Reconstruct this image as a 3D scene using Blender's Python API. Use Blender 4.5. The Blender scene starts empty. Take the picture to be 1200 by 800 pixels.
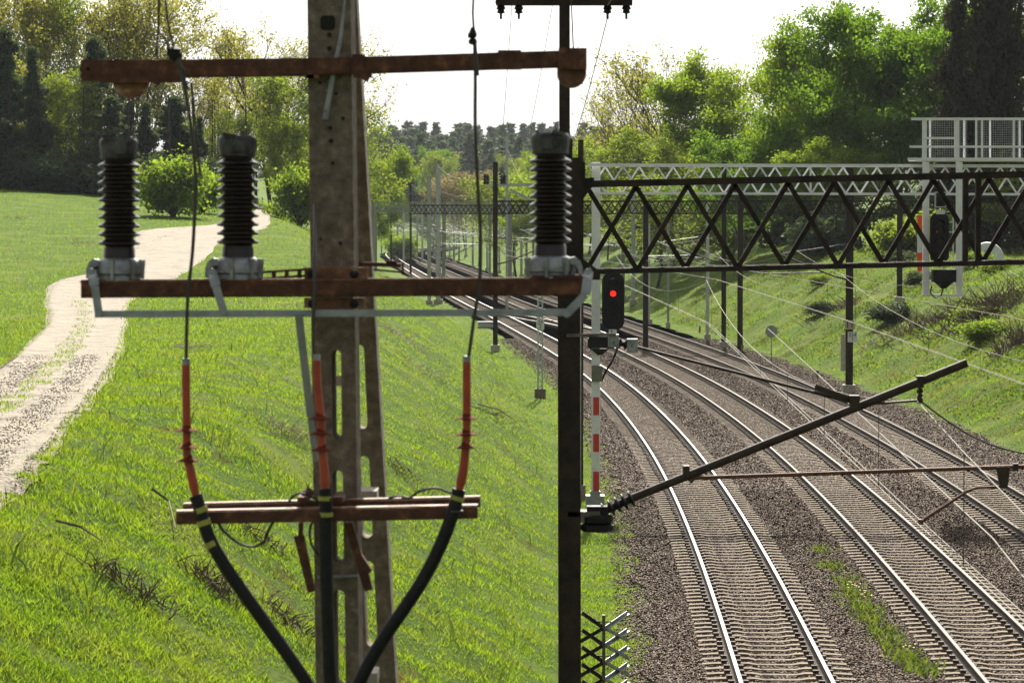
import bpy, bmesh, math, random
import numpy as np
from mathutils import Vector, Matrix
from mathutils.geometry import tessellate_polygon

rng = np.random.default_rng(7)
random.seed(7)
SC = bpy.context.scene
COL = SC.collection
R = math.radians

# ------------------------------------------------------------------ camera
FPX = 3733.0
CAMZ = 7.8
PITCH = R(2.27)
cam_d = bpy.data.cameras.new('camera')
cam = bpy.data.objects.new('camera', cam_d); COL.objects.link(cam)
cam.location = (0, 0, CAMZ)
cam.rotation_euler = (R(90) - PITCH, 0, 0)
cam_d.sensor_width = 36.0
cam_d.lens = 36.0 * FPX / 1200.0
cam_d.clip_start = 0.5; cam_d.clip_end = 8000
cam_d.dof.use_dof = True
cam_d.dof.focus_distance = 80.0
cam_d.dof.aperture_fstop = 9.0
SC.camera = cam

# ------------------------------------------------------------------ world and sun
SUN_EL, SUN_AZ = R(41), R(3.0)      # azimuth measured from +Y towards +X
w = bpy.data.worlds.new("World"); SC.world = w; w.use_nodes = True
nt = w.node_tree
sky = nt.nodes.new('ShaderNodeTexSky'); sky.sky_type = 'NISHITA'; sky.sun_disc = False
sky.sun_elevation = SUN_EL; sky.sun_rotation = SUN_AZ
sky.air_density = 1.0; sky.dust_density = 4.0; sky.ozone_density = 1.0
hs = nt.nodes.new('ShaderNodeHueSaturation'); hs.inputs['Saturation'].default_value = 0.15
nt.links.new(sky.outputs[0], hs.inputs['Color'])
bg = nt.nodes['Background']; bg.inputs['Strength'].default_value = 0.08
nt.links.new(hs.outputs[0], bg.inputs['Color'])
sl = bpy.data.lights.new('sun', 'SUN'); sl.energy = 5.0; sl.angle = R(0.5); sl.color = (1.0, 0.94, 0.82)
so = bpy.data.objects.new('sun', sl); COL.objects.link(so)
sdir = Vector((math.sin(SUN_AZ)*math.cos(SUN_EL), math.cos(SUN_AZ)*math.cos(SUN_EL), math.sin(SUN_EL)))
so.rotation_euler = sdir.to_track_quat('Z', 'Y').to_euler()
SC.view_settings.view_transform = 'Standard'; SC.view_settings.look = 'None'
SC.view_settings.gamma = 1.0; SC.view_settings.use_curve_mapping = False
SC.view_settings.exposure = 1.0
SC.cycles.use_denoising = True
SC.cycles.max_bounces = 6; SC.cycles.diffuse_bounces = 2; SC.cycles.glossy_bounces = 2
SC.cycles.transmission_bounces = 4; SC.cycles.transparent_max_bounces = 6
SC.cycles.caustics_reflective = False; SC.cycles.caustics_refractive = False

# ------------------------------------------------------------------ picture <-> place
cp, sp = math.cos(PITCH), math.sin(PITCH)
def ray(px, py):
    u = 400 - py
    return Vector((px - 600, cp*FPX + sp*u, -sp*FPX + cp*u))
def W(px, py, d):
    r = ray(px, py)
    return Vector((0, 0, CAMZ)) + r * (d / r.y)

# ------------------------------------------------------------------ terrain
_AY = [-80, 0, 30, 53, 65, 84, 101, 111, 125, 140, 155, 183, 197, 233, 306, 393, 500, 600, 650, 700, 750, 800, 850, 900, 1000]
_AX = [1.1, 3.15, 3.92, 4.51, 4.84, 5.17, 5.26, 5.2, 5.0, 4.65, 4.1, 2.6, 1.75, -.55, -5.5, -10.9, -17.4, -23, -25, -24, -18, -8, 6, 22, 50]
_gy = np.arange(-100, 1100, 1.0)
_gx = np.interp(_gy, _AY, _AX)
_k = np.exp(-0.5*(np.arange(-30, 31)/9.0)**2); _k /= _k.sum()
_gx = np.convolve(np.pad(_gx, 30, mode='edge'), _k, mode='valid')
_gs = np.gradient(_gx)
def XA(y): return np.interp(y, _gy, _gx)
def SA(y): return np.interp(y, _gy, _gs)
def trk(s, y):
    return XA(y) + s*np.sqrt(1 + SA(y)**2)

def softmin(a, b, k=0.5):
    h = np.clip(0.5 + 0.5*(b - a)/k, 0, 1)
    return b*(1-h) + a*h - k*h*(1-h)
def softplus(t, k=0.6):
    return np.where(t > k, t - k/2, np.where(t < 0, 0, t*t/(2*k)))
_HY = [-50, 110, 137, 160, 180, 200, 220, 240, 262, 300, 500, 900]
_HZ = [4.2, 4.2, 4.5, 5.2, 6.0, 6.8, 7.35, 7.9, 8.4, 8.9, 9.0, 9.0]
def lump(X, Y):
    return (0.10*np.sin(X*0.9 + 1.3*np.sin(Y*0.33))*np.cos(Y*0.55 + X*0.2)
            + 0.06*np.sin(X*2.1 + Y*1.1)*np.sin(Y*1.7 - X*0.8) + 0.03*np.sin(X*4.7 - Y*2.9))
def H(X, Y):
    X = np.asarray(X, float); Y = np.asarray(Y, float)
    s = X - XA(Y)
    hp = np.interp(Y, _HY, _HZ) + np.clip((Y-137)/125, 0, 1)*0.07*np.clip(-20 - X, 0, 60)
    tl = softplus(-s - 3.6)
    zl = softmin(tl*0.63, hp, 1.2)
    zl = np.maximum(zl, 0)
    tr = softplus(s - 11.6)
    zr = np.maximum(softmin(tr*0.5, 5.2 + 0*tr, 1.2), 0)
    z = zl + zr
    z = z + lump(X, Y)*np.where(s > 11, 1.7, np.where(s < -11.3, np.clip(.12, (s+13)*.5, 1), 1))*np.clip((np.abs(s - 4) - 7.0)/2.5, 0, 1)*np.clip((500 - Y)/200, 0.0, 1)
    hill = np.clip((Y - 850)/550, 0, 1)
    return z*(1 - np.clip((Y-900)/150, 0, 1)) + 22.5*hill*hill*(3-2*hill) + np.clip((Y-900)/150, 0, 1)*2
def h1(x, y): return float(H(np.array([x]), np.array([y]))[0])
def G(px, py, dmax=900):
    """where the line of sight through a pixel meets the ground"""
    d = np.arange(15, dmax, 0.25)
    r = ray(px, py)
    X = r.x/r.y*d; Z = CAMZ + r.z/r.y*d
    hit = np.nonzero(Z <= H(X, d))[0]
    i = hit[0] if len(hit) else len(d)-1
    return Vector((X[i], d[i], h1(X[i], d[i])))

# ------------------------------------------------------------------ materials
def mat(name, col=(.5,.5,.5), rough=.7, metal=0.0, col2=None, scale=8.0, bump=0.0, detail=6.0, spec=0.5, col3=None, lo=0.35, hi=0.65, coord='Object'):
    m = bpy.data.materials.new(name); m.use_nodes = True
    t = m.node_tree; b = t.nodes['Principled BSDF']
    b.inputs['Roughness'].default_value = rough; b.inputs['Metallic'].default_value = metal
    b.inputs['Specular IOR Level'].default_value = spec
    b.inputs['Base Color'].default_value = (*col, 1)
    if col2 is not None:
        tc = t.nodes.new('ShaderNodeTexCoord')
        n = t.nodes.new('ShaderNodeTexNoise'); n.inputs['Scale'].default_value = scale; n.inputs['Detail'].default_value = detail
        n.inputs['Roughness'].default_value = 0.65
        t.links.new(tc.outputs[coord], n.inputs['Vector'])
        cr = t.nodes.new('ShaderNodeValToRGB')
        cr.color_ramp.elements[0].position = lo; cr.color_ramp.elements[0].color = (*col, 1)
        cr.color_ramp.elements[1].position = hi; cr.color_ramp.elements[1].color = (*col2, 1)
        if col3 is not None:
            e = cr.color_ramp.elements.new((lo+hi)/2 + 0.12*(hi-lo)); e.color = (*col3, 1)
        t.links.new(n.outputs['Fac'], cr.inputs['Fac'])
        t.links.new(cr.outputs['Color'], b.inputs['Base Color'])
        if bump:
            bp = t.nodes.new('ShaderNodeBump'); bp.inputs['Strength'].default_value = bump; bp.inputs['Distance'].default_value = 0.02
            t.links.new(n.outputs['Fac'], bp.inputs['Height']); t.links.new(bp.outputs[0], b.inputs['Normal'])
    return m

def leafmat(name, c1, c2, trans=0.5, rough=0.5, patch=None, pscale=0.15, tmul=1.6):
    """leaves and blades: colour varies from leaf to leaf and from patch to patch, light passes through"""
    m = bpy.data.materials.new(name); m.use_nodes = True
    t = m.node_tree; b = t.nodes['Principled BSDF']; out = t.nodes['Material Output']
    at = t.nodes.new('ShaderNodeAttribute'); at.attribute_name = 'rnd'
    mx = t.nodes.new('ShaderNodeMix'); mx.data_type = 'RGBA'
    mx.inputs[6].default_value = (*c1, 1); mx.inputs[7].default_value = (*c2, 1)
    t.links.new(at.outputs['Fac'], mx.inputs[0])
    colout = mx.outputs[2]
    if patch is not None:
        tc = t.nodes.new('ShaderNodeTexCoord')
        n = t.nodes.new('ShaderNodeTexNoise'); n.inputs['Scale'].default_value = pscale; n.inputs['Detail'].default_value = 5
        t.links.new(tc.outputs['Object'], n.inputs['Vector'])
        mr = t.nodes.new('ShaderNodeMapRange'); mr.inputs[1].default_value = .46; mr.inputs[2].default_value = .66
        t.links.new(n.outputs['Fac'], mr.inputs[0])
        m2 = t.nodes.new('ShaderNodeMix'); m2.data_type = 'RGBA'
        t.links.new(mr.outputs[0], m2.inputs[0]); t.links.new(colout, m2.inputs[6]); m2.inputs[7].default_value = (*patch, 1)
        colout = m2.outputs[2]
    t.links.new(colout, b.inputs['Base Color'])
    b.inputs['Roughness'].default_value = max(rough,.65); b.inputs['Specular IOR Level'].default_value = 0.12
    tr = t.nodes.new('ShaderNodeBsdfTranslucent')
    mm = t.nodes.new('ShaderNodeMix'); mm.data_type = 'RGBA'; mm.blend_type = 'MULTIPLY'; mm.inputs[0].default_value = 1
    t.links.new(colout, mm.inputs[6]); mm.inputs[7].default_value = (tmul*1.08, tmul, tmul*0.5, 1)
    t.links.new(mm.outputs[2], tr.inputs['Color'])
    ms = t.nodes.new('ShaderNodeMixShader'); ms.inputs[0].default_value = trans
    t.links.new(b.outputs[0], ms.inputs[1]); t.links.new(tr.outputs[0], ms.inputs[2])
    t.links.new(ms.outputs[0], out.inputs['Surface'])
    return m

M = {}
M['rust'] = mat('rust', (.055,.022,.013), .8, .2, (.20,.085,.04), 14, .5, col3=(.10,.04,.02))
M['rust_edge'] = mat('rust_edge', (.12,.06,.035), .6, .2, (.32,.19,.11), 18, .4)
M['rust_light'] = mat('rust_light', (.10,.045,.025), .75, .2, (.38,.24,.16), 11, .4, col3=(.2,.09,.04))
M['concrete'] = mat('concrete', (.085,.066,.048), .95, 0, (.31,.255,.195), 17, 1.0, col3=(.185,.148,.108), detail=10, lo=.3, hi=.7)
M['concrete_pale'] = mat('concrete_pale', (.30,.27,.22), .9, 0, (.48,.44,.37), 12, .4)
M['hole'] = mat('hole', (.015,.012,.01), .95)
M['porcelain'] = mat('porcelain', (.010,.006,.006), .28, 0, (.022,.013,.010), 5, spec=.35)
M['alu'] = mat('cast_aluminium', (.16,.17,.18), .5, .7, (.36,.37,.37), 16, .3)
M['alu_dark'] = mat('weathered_casting', (.02,.017,.015), .65, .3, (.10,.10,.10), 13, .4)
M['galv'] = mat('galvanised_steel', (.22,.24,.25), .5, .6, (.36,.38,.39), 12, .15)
M['orange'] = mat('orange_rubber', (.42,.06,.016), .5, 0, (.28,.035,.012), 12)
M['shed'] = mat('brown_rubber', (.14,.03,.015), .85, spec=.08)
M['cable'] = mat('cable_black', (.006,.006,.007), .55, 0, (.014,.014,.014), 20, spec=.25)
M['yellow'] = mat('yellow_tape', (.26,.27,.04), .6, 0, (.38,.38,.06), 40)
M['mast'] = mat('dark_painted_steel', (.010,.007,.005), .7, .0, (.036,.023,.015), 7, .2, spec=.25)
M['mast_edge'] = mat('worn_steel', (.05,.045,.04), .5, .5, (.16,.14,.12), 7)
M['tube'] = mat('brown_tube', (.022,.014,.009), .6, .1, (.055,.036,.023), 9, spec=.3)
M['rod'] = mat('rusty_rod', (.09,.035,.02), .7, .2, (.17,.08,.05), 12)
M['white'] = mat('white_paint', (.62,.63,.65), .45, 0, (.74,.75,.76), 4)
M['white_dirty'] = mat('grey_galvanised', (.33,.35,.36), .55, .3, (.48,.50,.50), 6)
M['grey'] = mat('grey_paint', (.20,.22,.22), .6, .2, (.32,.34,.34), 6)
M['red'] = mat('red_paint', (.60,.03,.02), .4, 0, (.45,.025,.015), 6)
M['redor'] = mat('orange_red_panel', (.80,.07,.02), .5)
M['black'] = mat('black_paint', (.004,.004,.005), .6, 0, (.009,.009,.010), 9, spec=.25)
M['lens'] = mat('dark_lens', (.02,.018,.012), .12)
M['greenbox'] = mat('green_grey_box', (.10,.11,.085), .6, 0, (.15,.155,.12), 9)
M['steel'] = mat('rail_head_steel', (.60,.57,.53), .30, .9, (.50,.46,.42), 3)
M['steel_dull'] = mat('worn_rail_head', (.13,.105,.08), .65, .1, (.20,.165,.13), 3, spec=.25)
M['steel_rusty'] = mat('rusty_rail_head', (.06,.043,.03), .7, 0, (.10,.075,.055), 3, spec=.2)
M['railside'] = mat('rail_side_rust', (.045,.03,.022), .8, 0, (.09,.06,.045), 9)
M['sleeper'] = mat('sleeper_concrete', (.075,.052,.032), .9, 0, (.21,.16,.105), 3, .4, detail=9)
M['wire'] = mat('copper_wire', (.22,.20,.16), .7, .1, spec=.3)
M['wire_dark'] = mat('dark_wire', (.05,.045,.04), .5, .3)
M['bark'] = mat('bark', (.035,.026,.018), .95, 0, (.085,.065,.045), 6, .6)
M['bark_pale'] = mat('pale_bark', (.09,.075,.06), .9, 0, (.2,.18,.15), 5, .5)
M['twig'] = mat('dead_wood', (.07,.045,.03), .9, 0, (.16,.11,.075), 9)
M['twig_pale'] = mat('bleached_wood', (.30,.25,.18), .9, 0, (.45,.40,.30), 9)
M['plate'] = mat('white_plate', (.62,.62,.6), .5, 0, (.5,.5,.48), 9)
M['plate_old'] = mat('weathered_plate', (.30,.24,.18), .6, 0, (.42,.36,.28), 14)
M['tarp'] = mat('white_tarp', (.70,.72,.72), .5, 0, (.6,.62,.62), 3)
m = bpy.data.materials.new('red_light'); m.use_nodes = True; b = m.node_tree.nodes['Principled BSDF']
b.inputs['Base Color'].default_value = (.5,.01,.01,1); b.inputs['Emission Color'].default_value = (1,.02,.012,1); b.inputs['Emission Strength'].default_value = .75
M['redlight'] = m

M['grass'] = leafmat('grass_blade', (.052,.112,.009), (.125,.185,.015), .6, .5, patch=(.105,.145,.02), pscale=.6, tmul=2.0)
M['dry'] = leafmat('dry_grass', (.11,.075,.04), (.22,.17,.09), .35, .7, tmul=1.3)
M['weed'] = leafmat('weed_leaf', (.045,.085,.02), (.10,.13,.025), .5, .45)
M['flower'] = mat('yellow_flower', (.7,.5,.03), .6)
M['maple'] = leafmat('maple_leaf', (.050,.108,.012), (.095,.165,.018), .62, .5, tmul=1.9)
M['maple2'] = leafmat('young_green_leaf', (.085,.145,.014), (.14,.195,.024), .62, .5, tmul=2.0)
M['birch'] = leafmat('yellow_spring_leaf', (.135,.15,.035), (.19,.19,.06), .58, .5, tmul=1.9)
M['birchg'] = leafmat('pale_green_leaf', (.09,.14,.022), (.145,.185,.035), .58, .5, tmul=1.8)
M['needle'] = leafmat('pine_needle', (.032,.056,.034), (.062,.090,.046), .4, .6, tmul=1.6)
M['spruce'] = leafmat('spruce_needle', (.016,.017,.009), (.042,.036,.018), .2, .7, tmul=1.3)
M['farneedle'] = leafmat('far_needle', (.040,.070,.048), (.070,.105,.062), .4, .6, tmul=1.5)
M['bushleaf'] = leafmat('bush_leaf', (.075,.135,.016), (.13,.185,.03), .62, .4, tmul=1.9)
M['budleaf'] = leafmat('red_bud', (.14,.115,.06), (.18,.15,.085), .4, .6)

def ground_mat():
    m = bpy.data.materials.new('grass_soil'); m.use_nodes = True
    t = m.node_tree; b = t.nodes['Principled BSDF']; b.inputs['Roughness'].default_value = 1; b.inputs['Specular IOR Level'].default_value = .1
    tc = t.nodes.new('ShaderNodeTexCoord')
    n1 = t.nodes.new('ShaderNodeTexNoise'); n1.inputs['Scale'].default_value = .35; n1.inputs['Detail'].default_value = 8
    n2 = t.nodes.new('ShaderNodeTexNoise'); n2.inputs['Scale'].default_value = 9; n2.inputs['Detail'].default_value = 8; n2.inputs['Roughness'].default_value=.75
    for n in (n1, n2): t.links.new(tc.outputs['Object'], n.inputs['Vector'])
    cr = t.nodes.new('ShaderNodeValToRGB'); e = cr.color_ramp.elements
    e[0].position = .3; e[0].color = (.030,.056,.006,1); e[1].position = .62; e[1].color = (.125,.185,.016,1)
    x = e.new(.5); x.color = (.07,.13,.010,1)
    t.links.new(n2.outputs['Fac'], cr.inputs['Fac'])
    mx = t.nodes.new('ShaderNodeMix'); mx.data_type = 'RGBA'; mx.inputs[7].default_value = (.16,.20,.03,1)
    mr = t.nodes.new('ShaderNodeMapRange'); mr.inputs[1].default_value = .48; mr.inputs[2].default_value = .68; mr.inputs[4].default_value=.8
    t.links.new(n1.outputs['Fac'], mr.inputs[0]); t.links.new(mr.outputs[0], mx.inputs[0]); t.links.new(cr.outputs[0], mx.inputs[6])
    t.links.new(mx.outputs[2], b.inputs['Base Color'])
    bp = t.nodes.new('ShaderNodeBump'); bp.inputs['Strength'].default_value = 1; bp.inputs['Distance'].default_value = .12
    t.links.new(n2.outputs['Fac'], bp.inputs['Height']); t.links.new(bp.outputs[0], b.inputs['Normal'])
    return m
M['ground'] = ground_mat()

def stone_mat(name, cols, scale, sand=None, sandscale=.5, bump=1.0, dist=.04):
    m = bpy.data.materials.new(name); m.use_nodes = True
    t = m.node_tree; b = t.nodes['Principled BSDF']; b.inputs['Roughness'].default_value = .85; b.inputs['Specular IOR Level'].default_value = .3
    tc = t.nodes.new('ShaderNodeTexCoord')
    v = t.nodes.new('ShaderNodeTexVoronoi'); v.inputs['Scale'].default_value = scale
    t.links.new(tc.outputs['Object'], v.inputs['Vector'])
    cr = t.nodes.new('ShaderNodeValToRGB'); cr.color_ramp.interpolation = 'CONSTANT'
    el = cr.color_ramp.elements
    sep = t.nodes.new('ShaderNodeSeparateColor'); t.links.new(v.outputs['Color'], sep.inputs[0])
    el[0].position = 0; el[0].color = (*cols[0], 1); el[1].position = 1/len(cols); el[1].color = (*cols[1], 1)
    for i in range(2, len(cols)):
        e = el.new(i/len(cols)); e.color = (*cols[i], 1)
    t.links.new(sep.outputs[0], cr.inputs['Fac'])
    colout = cr.outputs[0]
    if sand is not None:
        n = t.nodes.new('ShaderNodeTexNoise'); n.inputs['Scale'].default_value = sandscale; n.inputs['Detail'].default_value = 9; n.inputs['Roughness'].default_value=.7
        t.links.new(tc.outputs['Object'], n.inputs['Vector'])
        mr = t.nodes.new('ShaderNodeMapRange'); mr.inputs[1].default_value = .40; mr.inputs[2].default_value = .55
        t.links.new(n.outputs['Fac'], mr.inputs[0])
        mx = t.nodes.new('ShaderNodeMix'); mx.data_type = 'RGBA'; mx.inputs[7].default_value = (*sand, 1)
        t.links.new(mr.outputs[0], mx.inputs[0]); t.links.new(colout, mx.inputs[6]); colout = mx.outputs[2]
    t.links.new(colout, b.inputs['Base Color'])
    bp = t.nodes.new('ShaderNodeBump'); bp.inputs['Strength'].default_value = bump; bp.inputs['Distance'].default_value = dist; bp.invert = True
    t.links.new(v.outputs['Distance'], bp.inputs['Height']); t.links.new(bp.outputs[0], b.inputs['Normal'])
    return m
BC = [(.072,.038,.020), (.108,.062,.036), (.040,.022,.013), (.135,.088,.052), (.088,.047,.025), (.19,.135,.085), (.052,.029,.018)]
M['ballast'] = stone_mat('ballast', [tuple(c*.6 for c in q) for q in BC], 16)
M['path'] = stone_mat('path_sand', [(.19,.155,.11), (.14,.115,.085), (.23,.19,.135), (.10,.082,.062)], 14, sand=(.245,.205,.145), sandscale=1.1, dist=.03)
m = bpy.data.materials.new('stone'); m.use_nodes = True; t = m.node_tree; b = t.nodes['Principled BSDF']; b.inputs['Roughness'].default_value = .8
at = t.nodes.new('ShaderNodeAttribute'); at.attribute_name = 'rnd'
cr = t.nodes.new('ShaderNodeValToRGB'); cr.color_ramp.interpolation = 'CONSTANT'; el = cr.color_ramp.elements
el[0].color = (*BC[0],1); el[1].position = 1/7; el[1].color = (*BC[1],1)
for i in range(2, 7):
    e = el.new(i/7); e.color = (*BC[i],1)
t.links.new(at.outputs['Fac'], cr.inputs['Fac']); t.links.new(cr.outputs[0], b.inputs['Base Color'])
M['stone'] = m
M['pebble'] = mat('pebble', (.12,.10,.08), .8, 0, (.30,.25,.19), 3)

# ------------------------------------------------------------------ mesh helpers
class MB:
    def __init__(s): s.v = []; s.f = []; s.m = []
    def add(s, vs, fs, mi=0):
        o = len(s.v); s.v += [tuple(v) for v in vs]
        for f in fs: s.f.append([i+o for i in f]); s.m.append(mi)
        return s
    def box(s, c, size, rot=None, mi=0):
        x, y, z = [k/2 for k in size]; c = Vector(c)
        P = [Vector((a*x, b_*y, d*z)) for a in (-1,1) for b_ in (-1,1) for d in (-1,1)]
        if rot is not None: P = [rot @ p for p in P]
        return s.add([c+p for p in P], [(0,1,3,2),(4,6,7,5),(0,4,5,1),(2,3,7,6),(0,2,6,4),(1,5,7,3)], mi)
    def bar(s, p0, p1, wd, ht, up=(0,0,1), mi=0):
        """rectangular bar from p0 to p1: wd across, ht along up"""
        p0, p1 = Vector(p0), Vector(p1); a = (p1-p0)
        if a.length < 1e-6: return s
        a.normalize(); up = Vector(up)
        if abs(a.dot(up.normalized())) > .98: up = Vector((0,1,0)) if abs(a.y) < .9 else Vector((1,0,0))
        sd = a.cross(up).normalized(); u = sd.cross(a).normalized()
        vs = [p + sd*(i*wd/2) + u*(j*ht/2) for p in (p0,p1) for i, j in ((-1,-1),(1,-1),(1,1),(-1,1))]
        return s.add(vs, [(0,3,2,1),(4,5,6,7),(0,1,5,4),(1,2,6,5),(2,3,7,6),(3,0,4,7)], mi)
    def prof(s, p0, p1, pts, up=(0,0,1), mi=0):
        """extrude an open-ended polygon profile (side, up) along a line"""
        p0, p1 = Vector(p0), Vector(p1); a = (p1-p0).normalized(); up = Vector(up)
        if abs(a.dot(up)) > .98: up = Vector((0,1,0))
        sd = a.cross(up).normalized(); u = sd.cross(a).normalized(); n = len(pts)
        vs = [p + sd*x + u*y for p in (p0,p1) for x, y in pts]
        fs = [(i, (i+1)%n, n+(i+1)%n, n+i) for i in range(n)]
        tri = tessellate_polygon([[Vector((x,y,0)) for x,y in pts]])
        fs += [tuple(t_) for t_ in tri] + [tuple(n+i for i in reversed(t_)) for t_ in tri]
        return s.add(vs, fs, mi)
    def channel(s, p0, p1, wd, ht, t=.008, up=(0,0,1), flip=1, mi=0):
        a = wd*flip; tt = t*flip
        return s.prof(p0, p1, [(0,-ht/2),(a,-ht/2),(a,-ht/2+t),(tt,-ht/2+t),(tt,ht/2-t),(a,ht/2-t),(a,ht/2),(0,ht/2)], up, mi)
    def angle(s, p0, p1, a=.06, t=.008, up=(0,0,1), fx=1, fy=1, mi=0):
        return s.prof(p0, p1, [(0,0),(a*fx,0),(a*fx,t*fy),(t*fx,t*fy),(t*fx,a*fy),(0,a*fy)], up, mi)
    def hsec(s, p0, p1, w_, h_, t=.012, up=(0,0,1), mi=0):
        x, y = w_/2, h_/2
        return s.prof(p0, p1, [(-x,-y),(x,-y),(x,-y+t),(t/2,-y+t),(t/2,y-t),(x,y-t),(x,y),(-x,y),(-x,y-t),(-t/2,y-t),(-t/2,-y+t),(-x,-y+t)], up, mi)
    def tube(s, pts, r, n=8, mi=0, cap=True):
        pts = [Vector(p) for p in pts]
        rs = r if isinstance(r, (list, tuple)) else [r]*len(pts)
        o = len(s.v); prev = None
        for i, p in enumerate(pts):
            a = (pts[min(i+1, len(pts)-1)] - pts[max(i-1, 0)])
            a = a.normalized() if a.length > 1e-9 else Vector((0,0,1))
            if prev is None:
                q = Vector((0,1,0)) if abs(a.y) < .8 else Vector((1,0,0))
                sd = a.cross(q).normalized()
            else:
                sd = (prev - a*prev.dot(a)).normalized()
            prev = sd; u = a.cross(sd)
            for k in range(n):
                an = 2*math.pi*k/n
                s.v.append(tuple(p + (sd*math.cos(an) + u*math.sin(an))*rs[i]))
        for i in range(len(pts)-1):
            for k in range(n):
                a0 = o+i*n+k; a1 = o+i*n+(k+1)%n
                s.f.append([a0, a1, a1+n, a0+n]); s.m.append(mi)
        if cap:
            s.f.append([o+k for k in reversed(range(n))]); s.m.append(mi)
            s.f.append([o+(len(pts)-1)*n+k for k in range(n)]); s.m.append(mi)
        return s
    def lathe(s, c, prof, n=24, axis=None, mi=0):
        """prof: (radius, height) pairs, turned round an axis through c"""
        c = Vector(c); q = Vector(axis).normalized().to_track_quat('Z','Y').to_matrix() if axis is not None else Matrix.Identity(3)
        o = len(s.v)
        for r_, z in prof:
            for k in range(n):
                an = 2*math.pi*k/n
                s.v.append(tuple(c + q @ Vector((r_*math.cos(an), r_*math.sin(an), z))))
        for i in range(len(prof)-1):
            for k in range(n):
                a0 = o+i*n+k; a1 = o+i*n+(k+1)%n
                s.f.append([a0, a1, a1+n, a0+n]); s.m.append(mi)
        s.f.append([o+k for k in reversed(range(n))]); s.m.append(mi)
        s.f.append([o+(len(prof)-1)*n+k for k in range(n)]); s.m.append(mi)
        return s
    def plate(s, outer, holes, thick, mi=0):
        """flat outline (3-D points in one plane) with holes, given thickness (a vector)"""
        loops = [[Vector(p) for p in outer]] + [[Vector(p) for p in h] for h in holes]
        th = Vector(thick); tri = tessellate_polygon(loops)
        flat = [p for l in loops for p in l]; n = len(flat); o = len(s.v)
        s.v += [tuple(p) for p in flat] + [tuple(p+th) for p in flat]
        for t_ in tri:
            s.f.append([o+i for i in t_]); s.m.append(mi); s.f.append([o+n+i for i in reversed(t_)]); s.m.append(mi)
        k = 0
        for l in loops:
            for i in range(len(l)):
                a0 = o+k+i; a1 = o+k+(i+1)%len(l)
                s.f.append([a0, a1, a1+n, a0+n]); s.m.append(mi)
            k += len(l)
        return s
    def build(s, name, mats, parent=None, smooth=False, bevel=0):
        me = bpy.data.meshes.new(name)
        me.from_pydata(s.v, [], s.f)
        mats = mats if isinstance(mats, (list, tuple)) else [mats]
        for m_ in mats: me.materials.append(M[m_] if isinstance(m_, str) else m_)
        me.polygons.foreach_set('material_index', s.m)
        b_ = bmesh.new(); b_.from_mesh(me); bmesh.ops.recalc_face_normals(b_, faces=b_.faces); b_.to_mesh(me); b_.free()
        if smooth:
            me.polygons.foreach_set('use_smooth', [True]*len(me.polygons))
            try: me.set_sharp_from_angle(angle=R(38))
            except Exception: pass
        me.update()
        o = bpy.data.objects.new(name, me); COL.objects.link(o)
        if parent is not None: o.parent = parent; o.matrix_parent_inverse = Matrix.Translation(-parent.location)
        if bevel:
            bv = o.modifiers.new('bevel', 'BEVEL'); bv.width = bevel; bv.segments = 2; bv.limit_method = 'ANGLE'
        return o

def tag(o, label=None, cat=None, group=None, kind=None):
    if label: o['label'] = label
    if cat: o['category'] = cat
    if group: o['group'] = group
    if kind: o['kind'] = kind
    return o
def thing(name, label, cat, loc=(0,0,0), group=None):
    o = bpy.data.objects.new(name, None); COL.objects.link(o); o.location = loc
    o.empty_display_size = .3
    return tag(o, label, cat, group)
def copy_tree(o, loc, rz=0, scale=1, label=None, zscale=None):
    c = o.copy(); COL.objects.link(c); c.location = loc; c.rotation_euler = (0,0,rz)
    c.scale = (scale, scale, zscale if zscale else scale)
    if label: c['label'] = label
    for ch in o.children:
        k = ch.copy(); COL.objects.link(k); k.parent = c
    return c

def np_mesh(name, V, F, mats, rnd=None, parent=None, mi=None, flat=True):
    """V (n,3); F (m,k) equal-sided faces; rnd per face"""
    me = bpy.data.meshes.new(name)
    k = F.shape[1]
    me.vertices.add(len(V)); me.vertices.foreach_set('co', V.astype(np.float32).ravel())
    me.loops.add(F.size); me.loops.foreach_set('vertex_index', F.astype(np.int32).ravel())
    me.polygons.add(len(F)); me.polygons.foreach_set('loop_start', np.arange(0, F.size, k, dtype=np.int32))
    try: me.polygons.foreach_set('loop_total', np.full(len(F), k, dtype=np.int32))
    except Exception: pass
    for m_ in (mats if isinstance(mats, (list,tuple)) else [mats]): me.materials.append(M[m_] if isinstance(m_, str) else m_)
    if rnd is not None:
        a = me.attributes.new('rnd', 'FLOAT', 'FACE'); a.data.foreach_set('value', rnd.astype(np.float32))
    if mi is not None: me.polygons.foreach_set('material_index', mi.astype(np.int32))
    me.update(calc_edges=True)
    if not flat: me.polygons.foreach_set('use_smooth', np.ones(len(F), dtype=bool))
    o = bpy.data.objects.new(name, me); COL.objects.link(o)
    if parent is not None: o.parent = parent
    return o

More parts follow.
